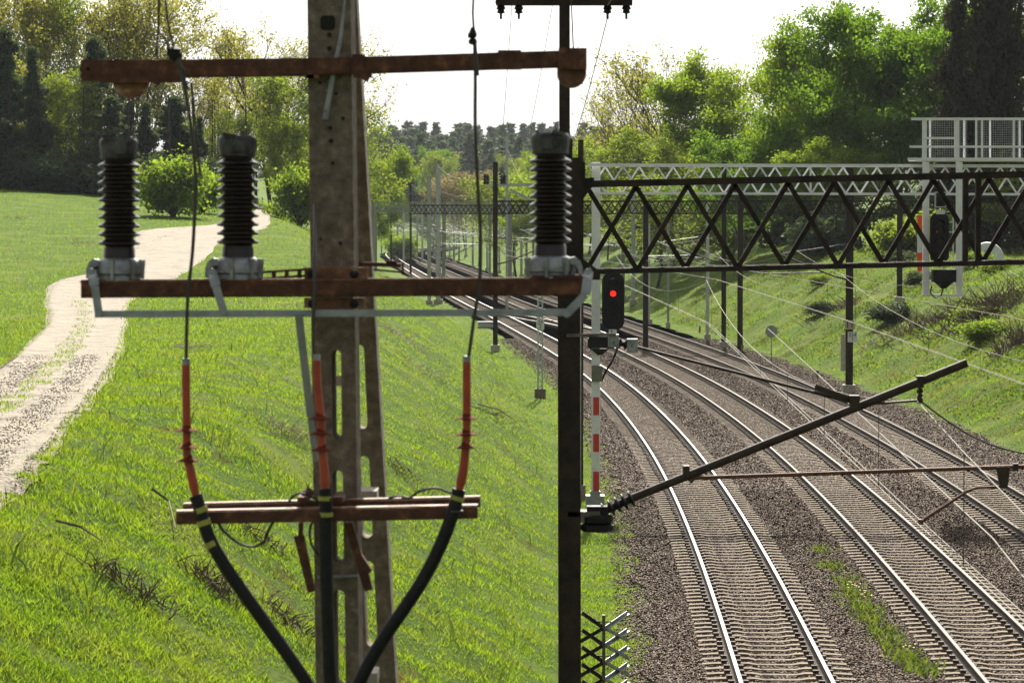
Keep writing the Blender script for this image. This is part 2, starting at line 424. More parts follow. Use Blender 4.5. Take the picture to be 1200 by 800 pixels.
# ------------------------------------------------------------------ ground, path, ballast
sv = np.concatenate([-np.geomspace(1600, 45, 34), np.arange(-44, 44, .5), np.geomspace(45, 1600, 34)])
yv = np.concatenate([np.arange(-60, 10, 5), np.arange(10, 150, 1.0), np.arange(150, 320, 2.0), np.arange(320, 700, 6), np.arange(700, 1500, 25), np.geomspace(1510, 6000, 14)])
SS, YY = np.meshgrid(sv, yv)
XX = XA(YY) + SS
ZZ = H(XX, YY) - 0.02
def grid_faces(nr, nc):
    i = np.arange(nr-1)[:, None]*nc + np.arange(nc-1)[None, :]
    i = i.ravel()
    return np.stack([i, i+1, i+nc+1, i+nc], 1)
g = np_mesh('ground', np.stack([XX.ravel(), YY.ravel(), ZZ.ravel()], 1), grid_faces(len(yv), len(sv)), 'ground', flat=False)
tag(g, kind='structure')

# ballast bed under the three tracks, shoulders at each side
def edge_l(y): return -2.45 + .12*np.sin(y*.9) + .08*np.sin(y*2.3)
def edge_r(y): return 11.35 + .15*np.sin(y*.7) + .1*np.sin(y*1.9)
prof_s = [0, .25, .6, 1.2, 2.5, 4.0, 5.5, 8, 9.5, 10.8, 12.0, 12.9, 13.4, 13.75]
yb = np.concatenate([np.arange(-60, 400, 2.0), np.arange(400, 905, 8)])
V = []
for y in yb:
    l, r_ = edge_l(y), edge_r(y)
    for i, p in enumerate(prof_s):
        s_ = l + (r_-l)*p/13.75
        z = -.10 if i in (0, len(prof_s)-1) else (-.04 if i in (1, len(prof_s)-2) else -.02)
        V.append((float(trk(s_, y)), y, z))
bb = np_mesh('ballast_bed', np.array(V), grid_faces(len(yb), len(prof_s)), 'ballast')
tag(bb, kind='structure')

# gravel track on the left bank: left and right edges
pl = [(-9.6,5,None), (-9.5,20,None), (-9.5,42,None), (-9.9,48,None), (-10.9,61.7,None), (-12.6,80,None), (-15.4,105,None)]
pr = [(-6.3,5,None), (-6.2,20,None), (-6.7,42,None), (-7.0,48,None), (-8.1,61.7,None), (-9.85,80,None), (-12.7,105,None)]
PL = [Vector((a,b_,0)) for a,b_,_ in pl]; PR = [Vector((a,b_,0)) for a,b_,_ in pr]
for (a, b_) in [((52,352),(154,354)), ((63,331),(200,331)), ((118,318),(226,314)), ((145,298),(246,298)), ((158,282),(258,284)), ((168,270),(285,274)), ((240,265),(310,268)), ((287,257),(317,258)), ((300,245),(316,246))]:
    PL.append(G(*a)); PR.append(G(*b_))
def dense(P, n=10):
    out = []
    for i in range(len(P)-1):
        p0, p1, p2, p3 = P[max(i-1,0)], P[i], P[i+1], P[min(i+2,len(P)-1)]
        for k in range(n):
            t_ = k/n
            out.append(0.5*((2*p1) + (p2-p0)*t_ + (2*p0-5*p1+4*p2-p3)*t_*t_ + (3*p1-p0-3*p2+p3)*t_**3))
    out.append(P[-1]); return out
DL, DR = dense(PL, 12), dense(PR, 12)
nc = 25; V = []
for i, (a, b_) in enumerate(zip(DL, DR)):
    for k in range(nc):
        t_ = k/(nc-1)
        e = .05*math.sin(i*.37*2+k) if k in (0, nc-1) else 0
        p = a.lerp(b_, t_)
        rut = .05 - .03*math.exp(-((t_-.27)/.13)**2) - .03*math.exp(-((t_-.73)/.13)**2)
        V.append((p.x+e, p.y, h1(p.x, p.y) + (.0 if k in (0, nc-1) else .03 if k in (1, nc-2) else .05 + rut)))
pa = np_mesh('path', np.array(V), grid_faces(len(DL), nc), 'path', flat=False)
tag(pa, kind='structure')
# mask of the path in plan, to keep grass off it
_DL = np.array([(p.x, p.y) for p in DL]); _DR = np.array([(p.x, p.y) for p in DR])
def on_path(X, Y, shrink=0.0):
    inside = np.zeros(len(X), bool)
    for i in range(len(_DL)-1):
        q = [_DL[i], _DR[i], _DR[i+1], _DL[i+1]]
        mn = np.min(q, 0); mx_ = np.max(q, 0)
        idx = np.nonzero((X > mn[0]) & (X < mx_[0]) & (Y > mn[1]) & (Y < mx_[1]))[0]
        if not len(idx): continue
        c = np.ones(len(idx), bool)*True; sgn = None; ok = np.ones(len(idx), bool); ok2 = np.ones(len(idx), bool)
        for k in range(4):
            a, b2 = q[k], q[(k+1)%4]
            cr_ = (b2[0]-a[0])*(Y[idx]-a[1]) - (b2[1]-a[1])*(X[idx]-a[0])
            ok &= cr_ >= 0; ok2 &= cr_ <= 0
        inside[idx[ok | ok2]] = True
    return inside

def vnoise(X, Y, f, seed=0):
    return (np.sin(X*f*1.3+seed+1.7*np.sin(Y*f*.9+seed)) + np.sin(Y*f*1.1-seed*2+1.3*np.sin(X*f*1.7)) + .6*np.sin((X+Y)*f*2.7+seed))/2.6

# ------------------------------------------------------------------ grass
def blades(X, Y, Z, hgt, wid, lean=.5):
    n = len(X)
    an = rng.uniform(0, 2*np.pi, n); ca, sa = np.cos(an), np.sin(an)
    la = rng.uniform(0, 2*np.pi, n); lm = hgt*lean*rng.uniform(.2, 1.2, n)
    V = np.empty((n, 5, 3)); w2 = wid/2
    V[:,0] = np.stack([X-ca*w2, Y-sa*w2, Z], 1); V[:,1] = np.stack([X+ca*w2, Y+sa*w2, Z], 1)
    mx_ = X+np.cos(la)*lm*.35; my = Y+np.sin(la)*lm*.35
    V[:,2] = np.stack([mx_+ca*w2*.8, my+sa*w2*.8, Z+hgt*.6], 1); V[:,3] = np.stack([mx_-ca*w2*.8, my-sa*w2*.8, Z+hgt*.6], 1)
    V[:,4] = np.stack([X+np.cos(la)*lm, Y+np.sin(la)*lm, Z+hgt], 1)
    b0 = np.arange(n)[:,None]*5
    F = np.concatenate([b0+np.array([[0,1,2]]), b0+np.array([[0,2,3]]), b0+np.array([[3,2,4]])], 0)
    return V.reshape(-1,3), F, n
def scatter_grass(n, ymin, ymax, pxlo, pxhi, power=1.6):
    u = rng.uniform(0, 1, n); e = 1-power
    Y = (ymin**e + u*(ymax**e - ymin**e))**(1/e)
    X = rng.uniform(pxlo-600, pxhi-600, n)/FPX*Y
    return X, Y
N = 950000
X, Y = scatter_grass(N, 20, 275, -120, 1330)
X2, Y2 = scatter_grass(330000, 75, 250, 620, 1330, 1.2); k2 = X2-XA(Y2) > 11; X = np.concatenate([X, X2[k2]]); Y = np.concatenate([Y, Y2[k2]])
s_ = X - XA(Y)
keep = ((s_ < edge_l(Y) + .05 + .18*rng.standard_normal(len(X))) | (s_ > edge_r(Y) + .5 + .35*rng.standard_normal(len(X))))
X, Y = X[keep], Y[keep]
dd_ = np.minimum(np.abs(X - np.interp(Y, _DL[:100,1], _DL[:100,0])), np.abs(X - np.interp(Y, _DR[:100,1], _DR[:100,0])))
op = on_path(X, Y) & ~((dd_ < .16+.22*(vnoise(X,Y,2.2,4)+vnoise(X,Y,6.,1))) & (rng.uniform(0,1,len(X)) < .8))
# a thin strip of grass survives along the crown of the gravel track
mid = np.interp(Y, [5,42,61,80,105,137,150], [-7.95,-8.1,-9.5,-11.2,-14.05,-18.6,-20])
strip = (np.abs(X-mid) < .26 + .2*vnoise(X,Y,1.0,5)) & (rng.uniform(0,1,len(X)) < .7) & (Y < 125)
keep = ~op | strip
fr_ = (np.abs(dd_) < .5)[keep]
X, Y, strip = X[keep], Y[keep], (op & strip)[keep]
def dryness(X, Y):
    s_ = X - XA(Y)
    v = vnoise(X, Y, .33, 13) + .6*vnoise(X, Y, 1.1, 8) + .35*vnoise(X, Y, 3.1, 2)
    return v - np.where(s_ > 5, .22, .95)
dr = dryness(X, Y) > 0
Z = H(X, Y) - .02
cl = vnoise(X, Y, .9, 2); c2 = vnoise(X, Y, 2.7, 9)
hg = (.055 + .022*cl + .03*c2)*rng.uniform(.5, 1.6, len(X))
hg = np.clip(hg, .025, .3)*(1 + (Y > 120)*.25)
tall = rng.uniform(0,1,len(X)) < .02; hg[tall] *= 2.0
hg[strip] *= .8; hg[dr] *= .8
wd = .007 + .00013*Y
V, F, n = blades(X, Y, Z + np.where(strip, .10, np.where(fr_, .06, 0)), hg, wd*rng.uniform(.7,1.4,len(X)), 1.3)
rn = np.clip(.5 + .35*c2 + .3*rng.standard_normal(n), 0, 1)
gr = np_mesh('grass', V, F, ['grass', 'dry'], rnd=np.tile(rn, 3), mi=np.tile((dr & (rng.uniform(0,1,n) < .7)).astype(int), 3)); tag(gr, 'short bright green meadow grass on both banks', 'grass', kind='stuff')

# ------------------------------------------------------------------ ballast stones
def stones(X, Y, Z, sz):
    n = len(X)
    base = np.array([[1,0,0],[-1,0,0],[0,1,0],[0,-1,0],[0,0,1],[0,0,-1]], float)
    V = base[None]*sz[:,None,None]*rng.uniform(.55, 1.35, (n,6,1)) + rng.uniform(-.25,.25,(n,6,3))*sz[:,None,None]
    a = rng.uniform(0, 6.28, n); b_ = rng.uniform(-.8,.8,n)
    ca, sa, cb, sb = np.cos(a), np.sin(a), np.cos(b_), np.sin(b_)
    x = V[...,0]*ca[:,None]-V[...,1]*sa[:,None]; y = V[...,0]*sa[:,None]+V[...,1]*ca[:,None]
    y2 = y*cb[:,None]-V[...,2]*sb[:,None]; z2 = (y*sb[:,None]+V[...,2]*cb[:,None])*.75
    V = np.stack([x+X[:,None], y2+Y[:,None], z2+Z[:,None]], 2).reshape(-1,3)
    f = np.array([[0,2,4],[2,1,4],[1,3,4],[3,0,4],[2,0,5],[1,2,5],[3,1,5],[0,3,5]])
    F = (np.arange(n)[:,None,None]*6 + f[None]).reshape(-1,3)
    return V, F, n
n = 420000; e = 1-1.9
u = rng.uniform(0,1,n); Y = (47.**e + u*(200.**e-47.**e))**(1/e)
S = rng.uniform(-2.7, 11.7, n)
X = trk(S, Y)
vis = np.abs(X/Y*FPX) < 760
l, r_ = edge_l(Y), edge_r(Y)
inb = (S > l-.2+.25*rng.standard_normal(n)) & (S < r_+.2+.3*rng.standard_normal(n)) & vis
# leave the sleepers mostly clear
tr_ = np.minimum(np.minimum(np.abs(S), np.abs(S-4)), np.abs(S-8))
ph = (Y/0.6) % 1.0
over = (tr_ < 1.25) & (np.abs(ph-.5) < .21)
inb &= ~(over & (rng.uniform(0,1,n) > .05))
X, Y, S, tr_ = X[inb], Y[inb], S[inb], tr_[inb]
Z = np.where(tr_ < 1.25, .005, .03) + rng.uniform(-.02,.02,len(X)) + np.where((S < l[inb]+.3) | (S > r_[inb]-.3), -.05, 0)
sz = rng.uniform(.018, .042, len(X))*(1+ (Y>90)*.3)
V, F, n = stones(X, Y, Z, sz)
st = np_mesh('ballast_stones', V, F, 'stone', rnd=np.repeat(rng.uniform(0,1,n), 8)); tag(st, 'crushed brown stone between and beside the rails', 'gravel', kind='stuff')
# pebbles on the path
n = 26000; t1 = rng.uniform(0, 60, n); k = t1.astype(int); fr = (t1-k)[:,None]; tt = rng.uniform(0.02,.98,n)
tt = np.where(rng.uniform(0,1,n) < .45, np.where(rng.uniform(0,1,n)<.5, .04+.1*rng.uniform(0,1,n), .5+.13*rng.standard_normal(n)), tt)[:,None]
A = _DL[k]*(1-fr)+_DL[k+1]*fr; B = _DR[k]*(1-fr)+_DR[k+1]*fr; P = A*(1-tt)+B*tt
kp = P[:,1] > 30; P = P[kp]
V, F, n = stones(P[:,0], P[:,1], H(P[:,0], P[:,1])+.085, rng.uniform(.009,.022,len(P)))
st = np_mesh('path_gravel', V, F, 'pebble', rnd=np.repeat(rng.uniform(0,1,n), 8)); tag(st, 'loose gravel scattered over the sandy track', 'gravel', kind='stuff')

# ------------------------------------------------------------------ railway tracks
def rail_mesh(s0, y0, y1, parent, step=1.0, sfun=None, head='steel'):
    ys = np.concatenate([np.arange(y0, min(y1,320), step), np.arange(max(y0,320), y1, 4*step)]) if y1 > 320 else np.arange(y0, y1+.01, step)
    pf = [(-.07,0),(.07,0),(.07,.015),(.012,.035),(.012,.12),(.036,.13),(.036,.165),(.030,.17),(-.030,.17),(-.036,.165),(-.036,.13),(-.012,.12),(-.012,.035),(-.07,.015)]
    n = len(pf); P = np.array(pf)
    so_ = s0 if sfun is None else sfun(ys)
    X = XA(ys) + so_*np.sqrt(1+SA(ys)**2)
    V = np.empty((len(ys), n, 3)); V[:,:,0] = X[:,None]+P[None,:,0]; V[:,:,1] = ys[:,None]; V[:,:,2] = .055+P[None,:,1]
    i = np.arange(len(ys)-1)[:,None]*n; j = np.arange(n)[None]
    F = np.stack([i+j, i+(j+1)%n, i+n+(j+1)%n, i+n+j], 2)
    mi = np.zeros((len(ys)-1, n), int); mi[:, 6:9] = 1
    return np_mesh('rail', V.reshape(-1,3), F.reshape(-1,4)[:, ::-1], ['railside',head], parent=parent, mi=mi.ravel())
def sleeper_mb():
    mb = MB()
    # concrete sleeper: high ends under the rails, waisted middle
    st_ = [(-1.25,.045,.10),(-1.0,.060,.095),(-.45,.060,.09),(-.3,.035,.08),(.3,.035,.08),(.45,.060,.09),(1.0,.060,.095),(1.25,.045,.10)]
    V = []
    for x, z, hw in st_: V += [(x,-hw-.02,-.1),(x,-hw,z),(x,hw,z),(x,hw+.02,-.1)]
    fs = []
    for i in range(len(st_)-1):
        a = i*4
        for k in range(4): fs.append((a+k, a+(k+1)%4, a+4+(k+1)%4, a+4+k))
    fs += [(0,1,2,3), tuple(28+k for k in (3,2,1,0))]
    mb.add(V, fs)
    for rx in (-.75,.75):
        for sx in (-1,1): mb.box((rx+sx*.12, 0, .085), (.10,.10,.05), mi=1)
    return mb
smb = sleeper_mb(); SLP = None
TR = [('railway track nearest the left bank with shiny bright rails', 0, 49.8), ('middle railway track running between two others', 4, 49.8), ('railway track nearest the right bank with dull brown rails', 8, 75.0)]
for lab, s0, ys0 in TR:
    t_ = thing('railway_track', lab, 'railway track', (float(trk(s0,50)),50,0), 'parallel railway tracks')
    t_.location = (0,0,0)
    for q in (-.75,.75): rail_mesh(s0+q, 10 if s0 == 0 else 20, 900, t_, head={0:'steel',4:'steel_dull',8:'steel_rusty'}[s0])
    far = MB()
    ks = np.arange(int(15/.6), int(520/.6))
    first = int(ys0/.6); cnt = 0
    sm_far = []
    for k in ks:
        y = (k+.5)*.6; x = float(trk(s0,y)); rz = -math.atan(float(SA(y)))
        if first <= k < first+100:
            if SLP is None:
                SLP = smb.build('sleeper', ['sleeper','railside'], t_); o = SLP
            else:
                o = bpy.data.objects.new('sleeper', SLP.data); COL.objects.link(o); o.parent = t_
            o.location = (x + random.uniform(-.02,.02), y, 0); o.rotation_euler = (0,0,rz)
        else: sm_far.append((x,y,rz))
    bv = np.array(smb.v); nb = len(bv); bf = smb.f
    T = np.array(sm_far); c_, q_ = np.cos(T[:,2]), np.sin(T[:,2])
    V = np.stack([bv[None,:,0]*c_[:,None]-bv[None,:,1]*q_[:,None]+T[:,0,None], bv[None,:,0]*q_[:,None]+bv[None,:,1]*c_[:,None]+T[:,1,None], np.repeat(bv[None,:,2], len(T), 0)], 2).reshape(-1,3)
    bf4 = np.array(bf); F = (np.arange(len(T))[:,None,None]*nb + bf4[None]).reshape(-1,4)
    o = np_mesh('distant_sleepers', V, F, ['sleeper','railside'], parent=t_, mi=np.tile(np.array(smb.m), len(T))); o['kind'] = 'stuff'
def xover(ya, yb_, sa_, sb_, lab):
    t_ = thing('track_crossover', lab, 'railway switch', (0,0,0), 'crossovers between tracks')
    for q in (-.75,.75):
        rail_mesh(0, ya, yb_, t_, 1.0, lambda y: sa_ + (sb_-sa_)*(.5-.5*np.cos(np.pi*np.clip((y-ya)/(yb_-ya),0,1))) + q + .001)
xover(205, 262, 4.06, .06, 'curved crossover rails joining the left and middle tracks')
xover(310, 375, 8.06, 4.06, 'distant crossover rails joining the middle and right tracks')

# point machine box by the left track
p = G(572, 384); t_ = thing('point_machine', 'low grey steel box beside the left track at the crossover', 'point machine', p)
MB().box(p+Vector((0,0,.18)), (1.4,.7,.36)).build('housing', 'white_dirty', t_, bevel=.03)
MB().box(p+Vector((0,0,.40)), (1.5,.8,.06)).build('lid', 'grey', t_)
MB().bar(p+Vector((.7,0,.12)), p+Vector((3.2,.3,.12)), .08,.05).build('drive_rod', 'railside', t_)

# ------------------------------------------------------------------ masts and gantries
def insulator(mb, p0, p1, r=.07, n=5, mi=0):
    p0, p1 = Vector(p0), Vector(p1); L = (p1-p0).length; pr_ = [(r*.45, 0)]
    for k in range(n):
        z0 = L*(k+.15)/n
        pr_ += [(r*.45, z0), (r, z0+L*.25/n), (r*.95, z0+L*.4/n), (r*.45, z0+L*.6/n)]
    pr_ += [(r*.45, L)]
    mb.lathe(p0, pr_, 10, axis=(p1-p0), mi=mi)
MASTS = []
def mast(px, yb_, yt, wd, kind, lab, arm=0, top_arm=False, d=None, plate=None, base='concrete_pale', group='overhead line masts along the tracks'):
    """arm: +1 towards +X, -1 towards -X; wd in metres"""
    if d is None: p = G(px, yb_)
    else:
        p = W(px, 300, d); p.z = h1(p.x, p.y)
    z1 = W(px, yt, p.y).z
    t_ = thing('catenary_mast', lab, 'mast', p, group); MASTS.append(t_)
    m_ = {'dark':'mast', 'grey':'grey', 'pale':'white_dirty', 'lattice':'white_dirty'}[kind]
    a, b_ = Vector((p.x,p.y,p.z-.3)), Vector((p.x,p.y,z1))
    mb = MB()
    if kind == 'lattice':
        for sx in (-1,1):
            mb.bar(a+Vector((sx*(wd/2-.035),0,0)), b_+Vector((sx*(wd/2-.035),0,0)), .07, .16, up=(0,1,0))
        z = p.z+.3; k = 0
        while z < z1-.3:
            q0 = Vector((p.x-wd/2+.03, p.y, z)); q1 = Vector((p.x+wd/2-.03, p.y, z+.3))
            if k % 2: q0.x, q1.x = q1.x, q0.x
            mb.bar(q0, q1, .02, .035); z += .3; k += 1
    elif kind == 'dark':
        mb.hsec(a, b_, wd, wd*.9, .018, up=(0,1,0))
    else:
        mb.prof(a, b_, [(-wd/2,-wd*.35),(-wd*.35,-wd/2),(wd*.35,-wd/2),(wd/2,-wd*.35),(wd/2,wd*.35),(wd*.35,wd/2),(-wd*.35,wd/2),(-wd/2,wd*.35)], up=(0,1,0))
    mb.build('post', m_, t_)
    MB().box((p.x,p.y,p.z+.12), (wd*1.9, wd*2.0, .55)).build('footing', base, t_, bevel=.03)
    if arm:
        z0 = min(5.0, z1-2.0)
        mt = MB(); ins = MB()
        zc = p.z*0+5.0
        x = p.x+arm*wd/2
        insulator(ins, (x,p.y,zc), (x+arm*.5,p.y,zc+.12), .07)
        insulator(ins, (x,p.y,zc+1.5), (x+arm*.5,p.y,zc+1.45), .07)
        mt.tube([(x+arm*.5,p.y,zc+.12), (x+arm*3.3,p.y,zc+1.25)], .035)
        mt.tube([(x+arm*.5,p.y,zc+1.45), (x+arm*2.8,p.y,zc+1.12)], .02)
        mt.tube([(x+arm*.9,p.y,zc+.3), (x+arm*3.6,p.y,zc+.25)], .025)
        mt.tube([(x+arm*3.6,p.y,zc+.25), (x+arm*3.6,p.y,zc+.05),(x+arm*2.9,p.y,zc-.05)], .015)
        mt.build('cantilever', 'white_dirty' if kind != 'dark' else 'tube', t_)
        ins.build('insulator', 'porcelain', t_)
    if top_arm:
        mt = MB(); ins = MB(); z = z1-.1 if top_arm is True else z1-top_arm
        L = .9
        mt.bar((p.x-L,p.y,z), (p.x+L,p.y,z), .08,.08)
        mt.build('crossarm', 'white_dirty' if kind != 'dark' else 'mast', t_)
        for x in (-L*.9,-L*.5,L*.5,L*.9):
            insulator(ins, (p.x+x,p.y,z+.05), (p.x+x,p.y,z+.42), .09, 3)
        ins.build('insulator', 'black', t_)
    if plate:
        for txt, py0, sc_, mm_, dx in plate:
            pz = W(px, py0, p.y).z
            q = Vector((p.x+dx, p.y-wd/2-.03, pz))
            pm = MB().box(q, (sc_[0], .02, sc_[1])).build('number_plate', mm_, t_)
            if txt: text(txt, q+Vector((0,-.013,0)), sc_[1]*.75/len(txt.split('\n')), 'black', pm)
    return t_, p, z1
def text(body, loc, size, m_, parent):
    c = bpy.data.curves.new('lettering','FONT'); c.body = body; c.size = size*1.3; c.align_x = 'CENTER'; c.align_y = 'CENTER'; c.extrude = .002; c.space_line = .8
    c.materials.append(M[m_])
    tmp = bpy.data.objects.new('lettering', c); COL.objects.link(tmp)
    bpy.context.view_layer.update()
    me = bpy.data.meshes.new_from_object(tmp.evaluated_get(bpy.context.evaluated_depsgraph_get()))
    COL.objects.unlink(tmp); bpy.data.objects.remove(tmp)
    o = bpy.data.objects.new('lettering', me); COL.objects.link(o)
    o.location = loc; o.rotation_euler = (R(90),0,0)
    if parent is not None:
        bpy.context.view_layer.update(); mw = o.matrix_world.copy(); o.parent = parent; o.matrix_parent_inverse = parent.matrix_world.inverted()
    return o

def truss(t_, p0, p1, hgt, deep, m_, panel, chord=.065, dg=.05, name='truss', phase=.0, uprights=()):
    """box girder: p0, p1 ends of the top chord of the near face; W bracing in the near face, shifted half a panel in the far one"""
    p0, p1 = Vector(p0), Vector(p1); L = (p1-p0).length; a = (p1-p0)/L
    dn = Vector((0,0,-hgt)); back = Vector((0,deep,0))
    mb = MB()
    for o_, q in ((Vector((0,0,0)),1), (back,-1)):
        mb.prof(p0+o_, p1+o_, [(-.035*1,-chord),(.035,-chord),(.035,0),(-.035,0)])
        mb.prof(p0+o_+dn, p1+o_+dn, [(-.035,0),(.035,0),(.035,chord*.8),(-.035,chord*.8)])
    ch_ = mb; half = panel/2; n = int(L/half)
    for face, o_ in ((0, Vector((0,.02,0))), (1, back-Vector((0,.02,0)))):
        mb = MB()
        for i in range(n+1):
            x0 = i*half + phase; x1 = x0+half
            if x1 > L-.02: break
            up0 = (i + face) % 2 == 0
            A_ = p0+a*x0+o_ + (Vector((0,0,-chord)) if up0 else dn+Vector((0,0,chord*.5)))
            B_ = p0+a*x1+o_ + (Vector((0,0,-chord)) if not up0 else dn+Vector((0,0,chord*.5)))
            mb.bar(A_, B_, .03, dg)
        mb.build('bracing', m_, t_)
    mb = ch_
    for i in range(0, n+1, 2):
        q = p0+a*min(i*half+phase, L)
        mb.bar(q+Vector((0,0,-.02)), q+back+Vector((0,0,-.02)), .03, .03); mb.bar(q+dn+Vector((0,0,.03)), q+back+dn+Vector((0,0,.03)), .03,.03)
    for x in uprights:
        q = p0+a*x; mb.bar(q+Vector((0,-.005,-.02)), q+dn+Vector((0,-.005,.02)), .05, .07)
    mb.build('chords', m_, t_)

# near dark gantry: tall mast, thin upper pole, truss across the tracks, cantilever
ND = 30.0
base = W(667, 400, ND); base.z = 0
t_ = thing('dark_gantry', 'dark brown steel gantry with tall mast and latticed girder crossing the picture', 'gantry', base)
mb = MB()
mb.hsec(W(667.5, 800, ND)*1.0, W(666.5, 185, ND), .21, .22, .016, up=(0,1,0))
p = W(667.5, 800, ND); mb.hsec(Vector((p.x,p.y,-.3)), p, .21, .22, .016, up=(0,1,0))
mb.build('mast', 'mast', t_)
mb = MB(); mb.bar(W(661.5, -60, ND+.05), W(661.5, 200, ND+.05), .10, .10, up=(0,1,0)); mb.bar(W(668, 163, ND-.02), W(668,240,ND-.02), .045,.05, up=(0,1,0))
mb.build('upper_pole', 'mast', t_)
mb = MB(); mb.bar(W(581,1,ND+.05), W(741,1,ND+.05), .12,.09)
mb.build('crossarm', 'mast', t_)
for x in (587, 608, 712, 734):
    q = W(x, 4, ND+.05); MB().lathe(q, [(.05,.03),(.055,0),(.03,-.02),(.045,-.05),(.03,-.065),(.04,-.09),(.012,-.10),(.012,-.15)], 10).build('insulator', 'black', t_)
# the girder
p0 = W(682, 212, ND+.1); p1 = W(1200, 200.5, ND+.1); a = (p1-p0)
truss(t_, p0, p0 + a*1.9, W(700,212,ND).z - W(700,322,ND).z, .42, 'mast', 118/124.4, .060, .046, phase=.05, uprights=(3.62, 3.74))
mb = MB()
pl_ = [W(x,y,ND-.05) for x,y in ((676,210),(696,208),(697,216),(684,232),(676,246))]
mb.plate(pl_, [], (0,.03,0)); mb.plate([W(x,y,ND-.05) for x,y in ((676,304),(684,304),(704,318),(703,328),(676,328))], [], (0,.03,0))
mb.bar(W(679,195,ND), W(679,332,ND), .07,.2, up=(0,1,0)); mb.bar(W(683,190,ND), W(683,215,ND), .04,.04, up=(0,1,0))
mb.bar(W(655,345,ND-.13), W(655,800,ND-.13), .012, .004, up=(0,1,0))
mb.build('gusset', 'mast', t_)
mb = MB(); mb.box(W(684,601,ND)+Vector((0,0,0)), (.30,.22,.05)); mb.box(W(676,606,ND), (.14,.2,.08)); mb.build('bracket','mast_edge',t_); mb = MB(); mb.bar(W(664,393,ND-.12), W(722,392,ND-.12), .05,.03)
mb.build('bracket', 'mast_edge', t_)

# cantilever on the mast: big tube, tie rod, registration tube, fittings
c_ = thing('cantilever_arm', 'long dark slanting tube arm with ribbed insulator held out over the left track', 'cantilever arm', W(700,603,ND))
A0, A1 = W(742,583,ND), W(1133,425,ND)
MB().tube([A0, A1], .040, 14).build('main_tube', 'tube', c_, smooth=True)
mb = MB(); insulator(mb, W(705,600,ND), W(744,582,ND), .085, 5); mb.build('insulator', 'black', c_, smooth=True)
mb = MB(); mb.tube([W(690,603,ND), W(712,597,ND)], .05); mb.box(W(700,606,ND), (.2,.16,.22)); mb.lathe(W(700,622,ND), [(.14,0),(.16,.02),(.16,.06),(.13,.07),(.15,.09),(.15,.14),(.12,.16)], 14); mb.build('hinge', 'black', c_)
mb = MB(); insulator(mb, W(716,400,ND), W(744,406,ND), .055, 4); mb.build('insulator', 'black', c_, smooth=True)
mb = MB(); mb.box(W(741,405,ND), (.10,.1,.13)); mb.box(W(719,399,ND), (.10,.1,.12)); mb.build('socket', 'alu', c_)
mb = MB(); mb.tube([W(744,406,ND), W(998,471,ND)], [.014,.016]); mb.bar(W(955,453,ND), W(1000,469,ND), .03,.05); mb.build('tie_rod', 'tube', c_)
mb = MB(); mb.box(W(1001,471,ND), (.09,.12,.13)); mb.box(W(1078,447,ND), (.06,.12,.11)); mb.box(W(804,552,ND), (.06,.12,.11))
mb.tube([W(804,552,ND-.05), W(806,560,ND-.05), W(810,565,ND-.03), W(814,560,ND)], .012)
mb.build('clamp', 'tube', c_)
mb = MB(); mb.tube([W(808,560,ND), W(1196,546.5,ND), W(1290,543,ND)], .020, 10); mb.build('registration_tube', 'rod', c_)
mb = MB(); mb.plate([W(x,y,ND-.03) for x,y in ((1168,547),(1184,547),(1181,571),(1172,571))], [], (0,.06,0)); mb.box(W(1190,547,ND),(.05,.07,.07)); mb.build('drop_bracket', 'tube', c_)
mb = MB(); mb.tube([W(1178,570,ND), W(1145,571,ND), W(1134,575,ND), W(1079,611,ND)], [.014,.014,.014,.02], 8); mb.box(W(1079,611,ND),(.05,.08,.05)); mb.build('steady_arm', 'rod', c_)
mb = MB()
for i, y in enumerate((452,458,464)): mb.lathe(W(1078,y,ND), [(.01,-.03),(.022,-.02),(.022,.02),(.01,.03)], 8, axis=(1 if i%2 else .2,0,.4))
mb.tube([W(1078,445,ND),W(1079,470,ND)],.012); mb.box(W(1078,469,ND),(.05,.06,.05)); mb.tube([W(1010,474,ND),W(1078,469,ND)],.012)
mb.build('hanger', 'tube', c_)
mb = MB(); mb.tube([W(1078,469,ND)+ (W(1210,533,ND)-W(1078,469,ND))*k/8 + Vector((0,0,-.10*math.sin(math.pi*k/8))) for k in range(9)], .009, 6); mb.build('bonding_cable', 'wire_dark', c_)

for P_ in ([(900,385,75),(960,440,60),(1002,480,48),(1082,555,38),(1163,630,30),(1290,790,22)],):
    o_ = MB().tube([W(*q) for q in P_], .008, 6).build('stay_wire', 'wire'); tag(o_, 'pale stay wire crossing under the slanting tube towards the lower right', 'wire')
# white gantry further off
GD = 86.5
t_ = thing('white_gantry', 'white latticed signal gantry spanning all tracks on a slim white column', 'gantry', Vector((W(698,400,GD).x, GD, 0)))
p = W(698.5, 190, GD)
MB().prof(Vector((p.x,GD,-.3)), p, [(-.115,-.1),(.115,-.1),(.115,.1),(-.115,.1)], up=(0,1,0)).build('column', 'white', t_)
p0 = W(690, 191.5, GD-.25); p1 = W(1080, 192.5, GD-.25); a = p1-p0
truss(t_, p0, p0+a*1.62, W(700,192,GD).z-W(700,228,GD).z, .75, 'white', 40/43.15, .075, .045, uprights=(6.0,))
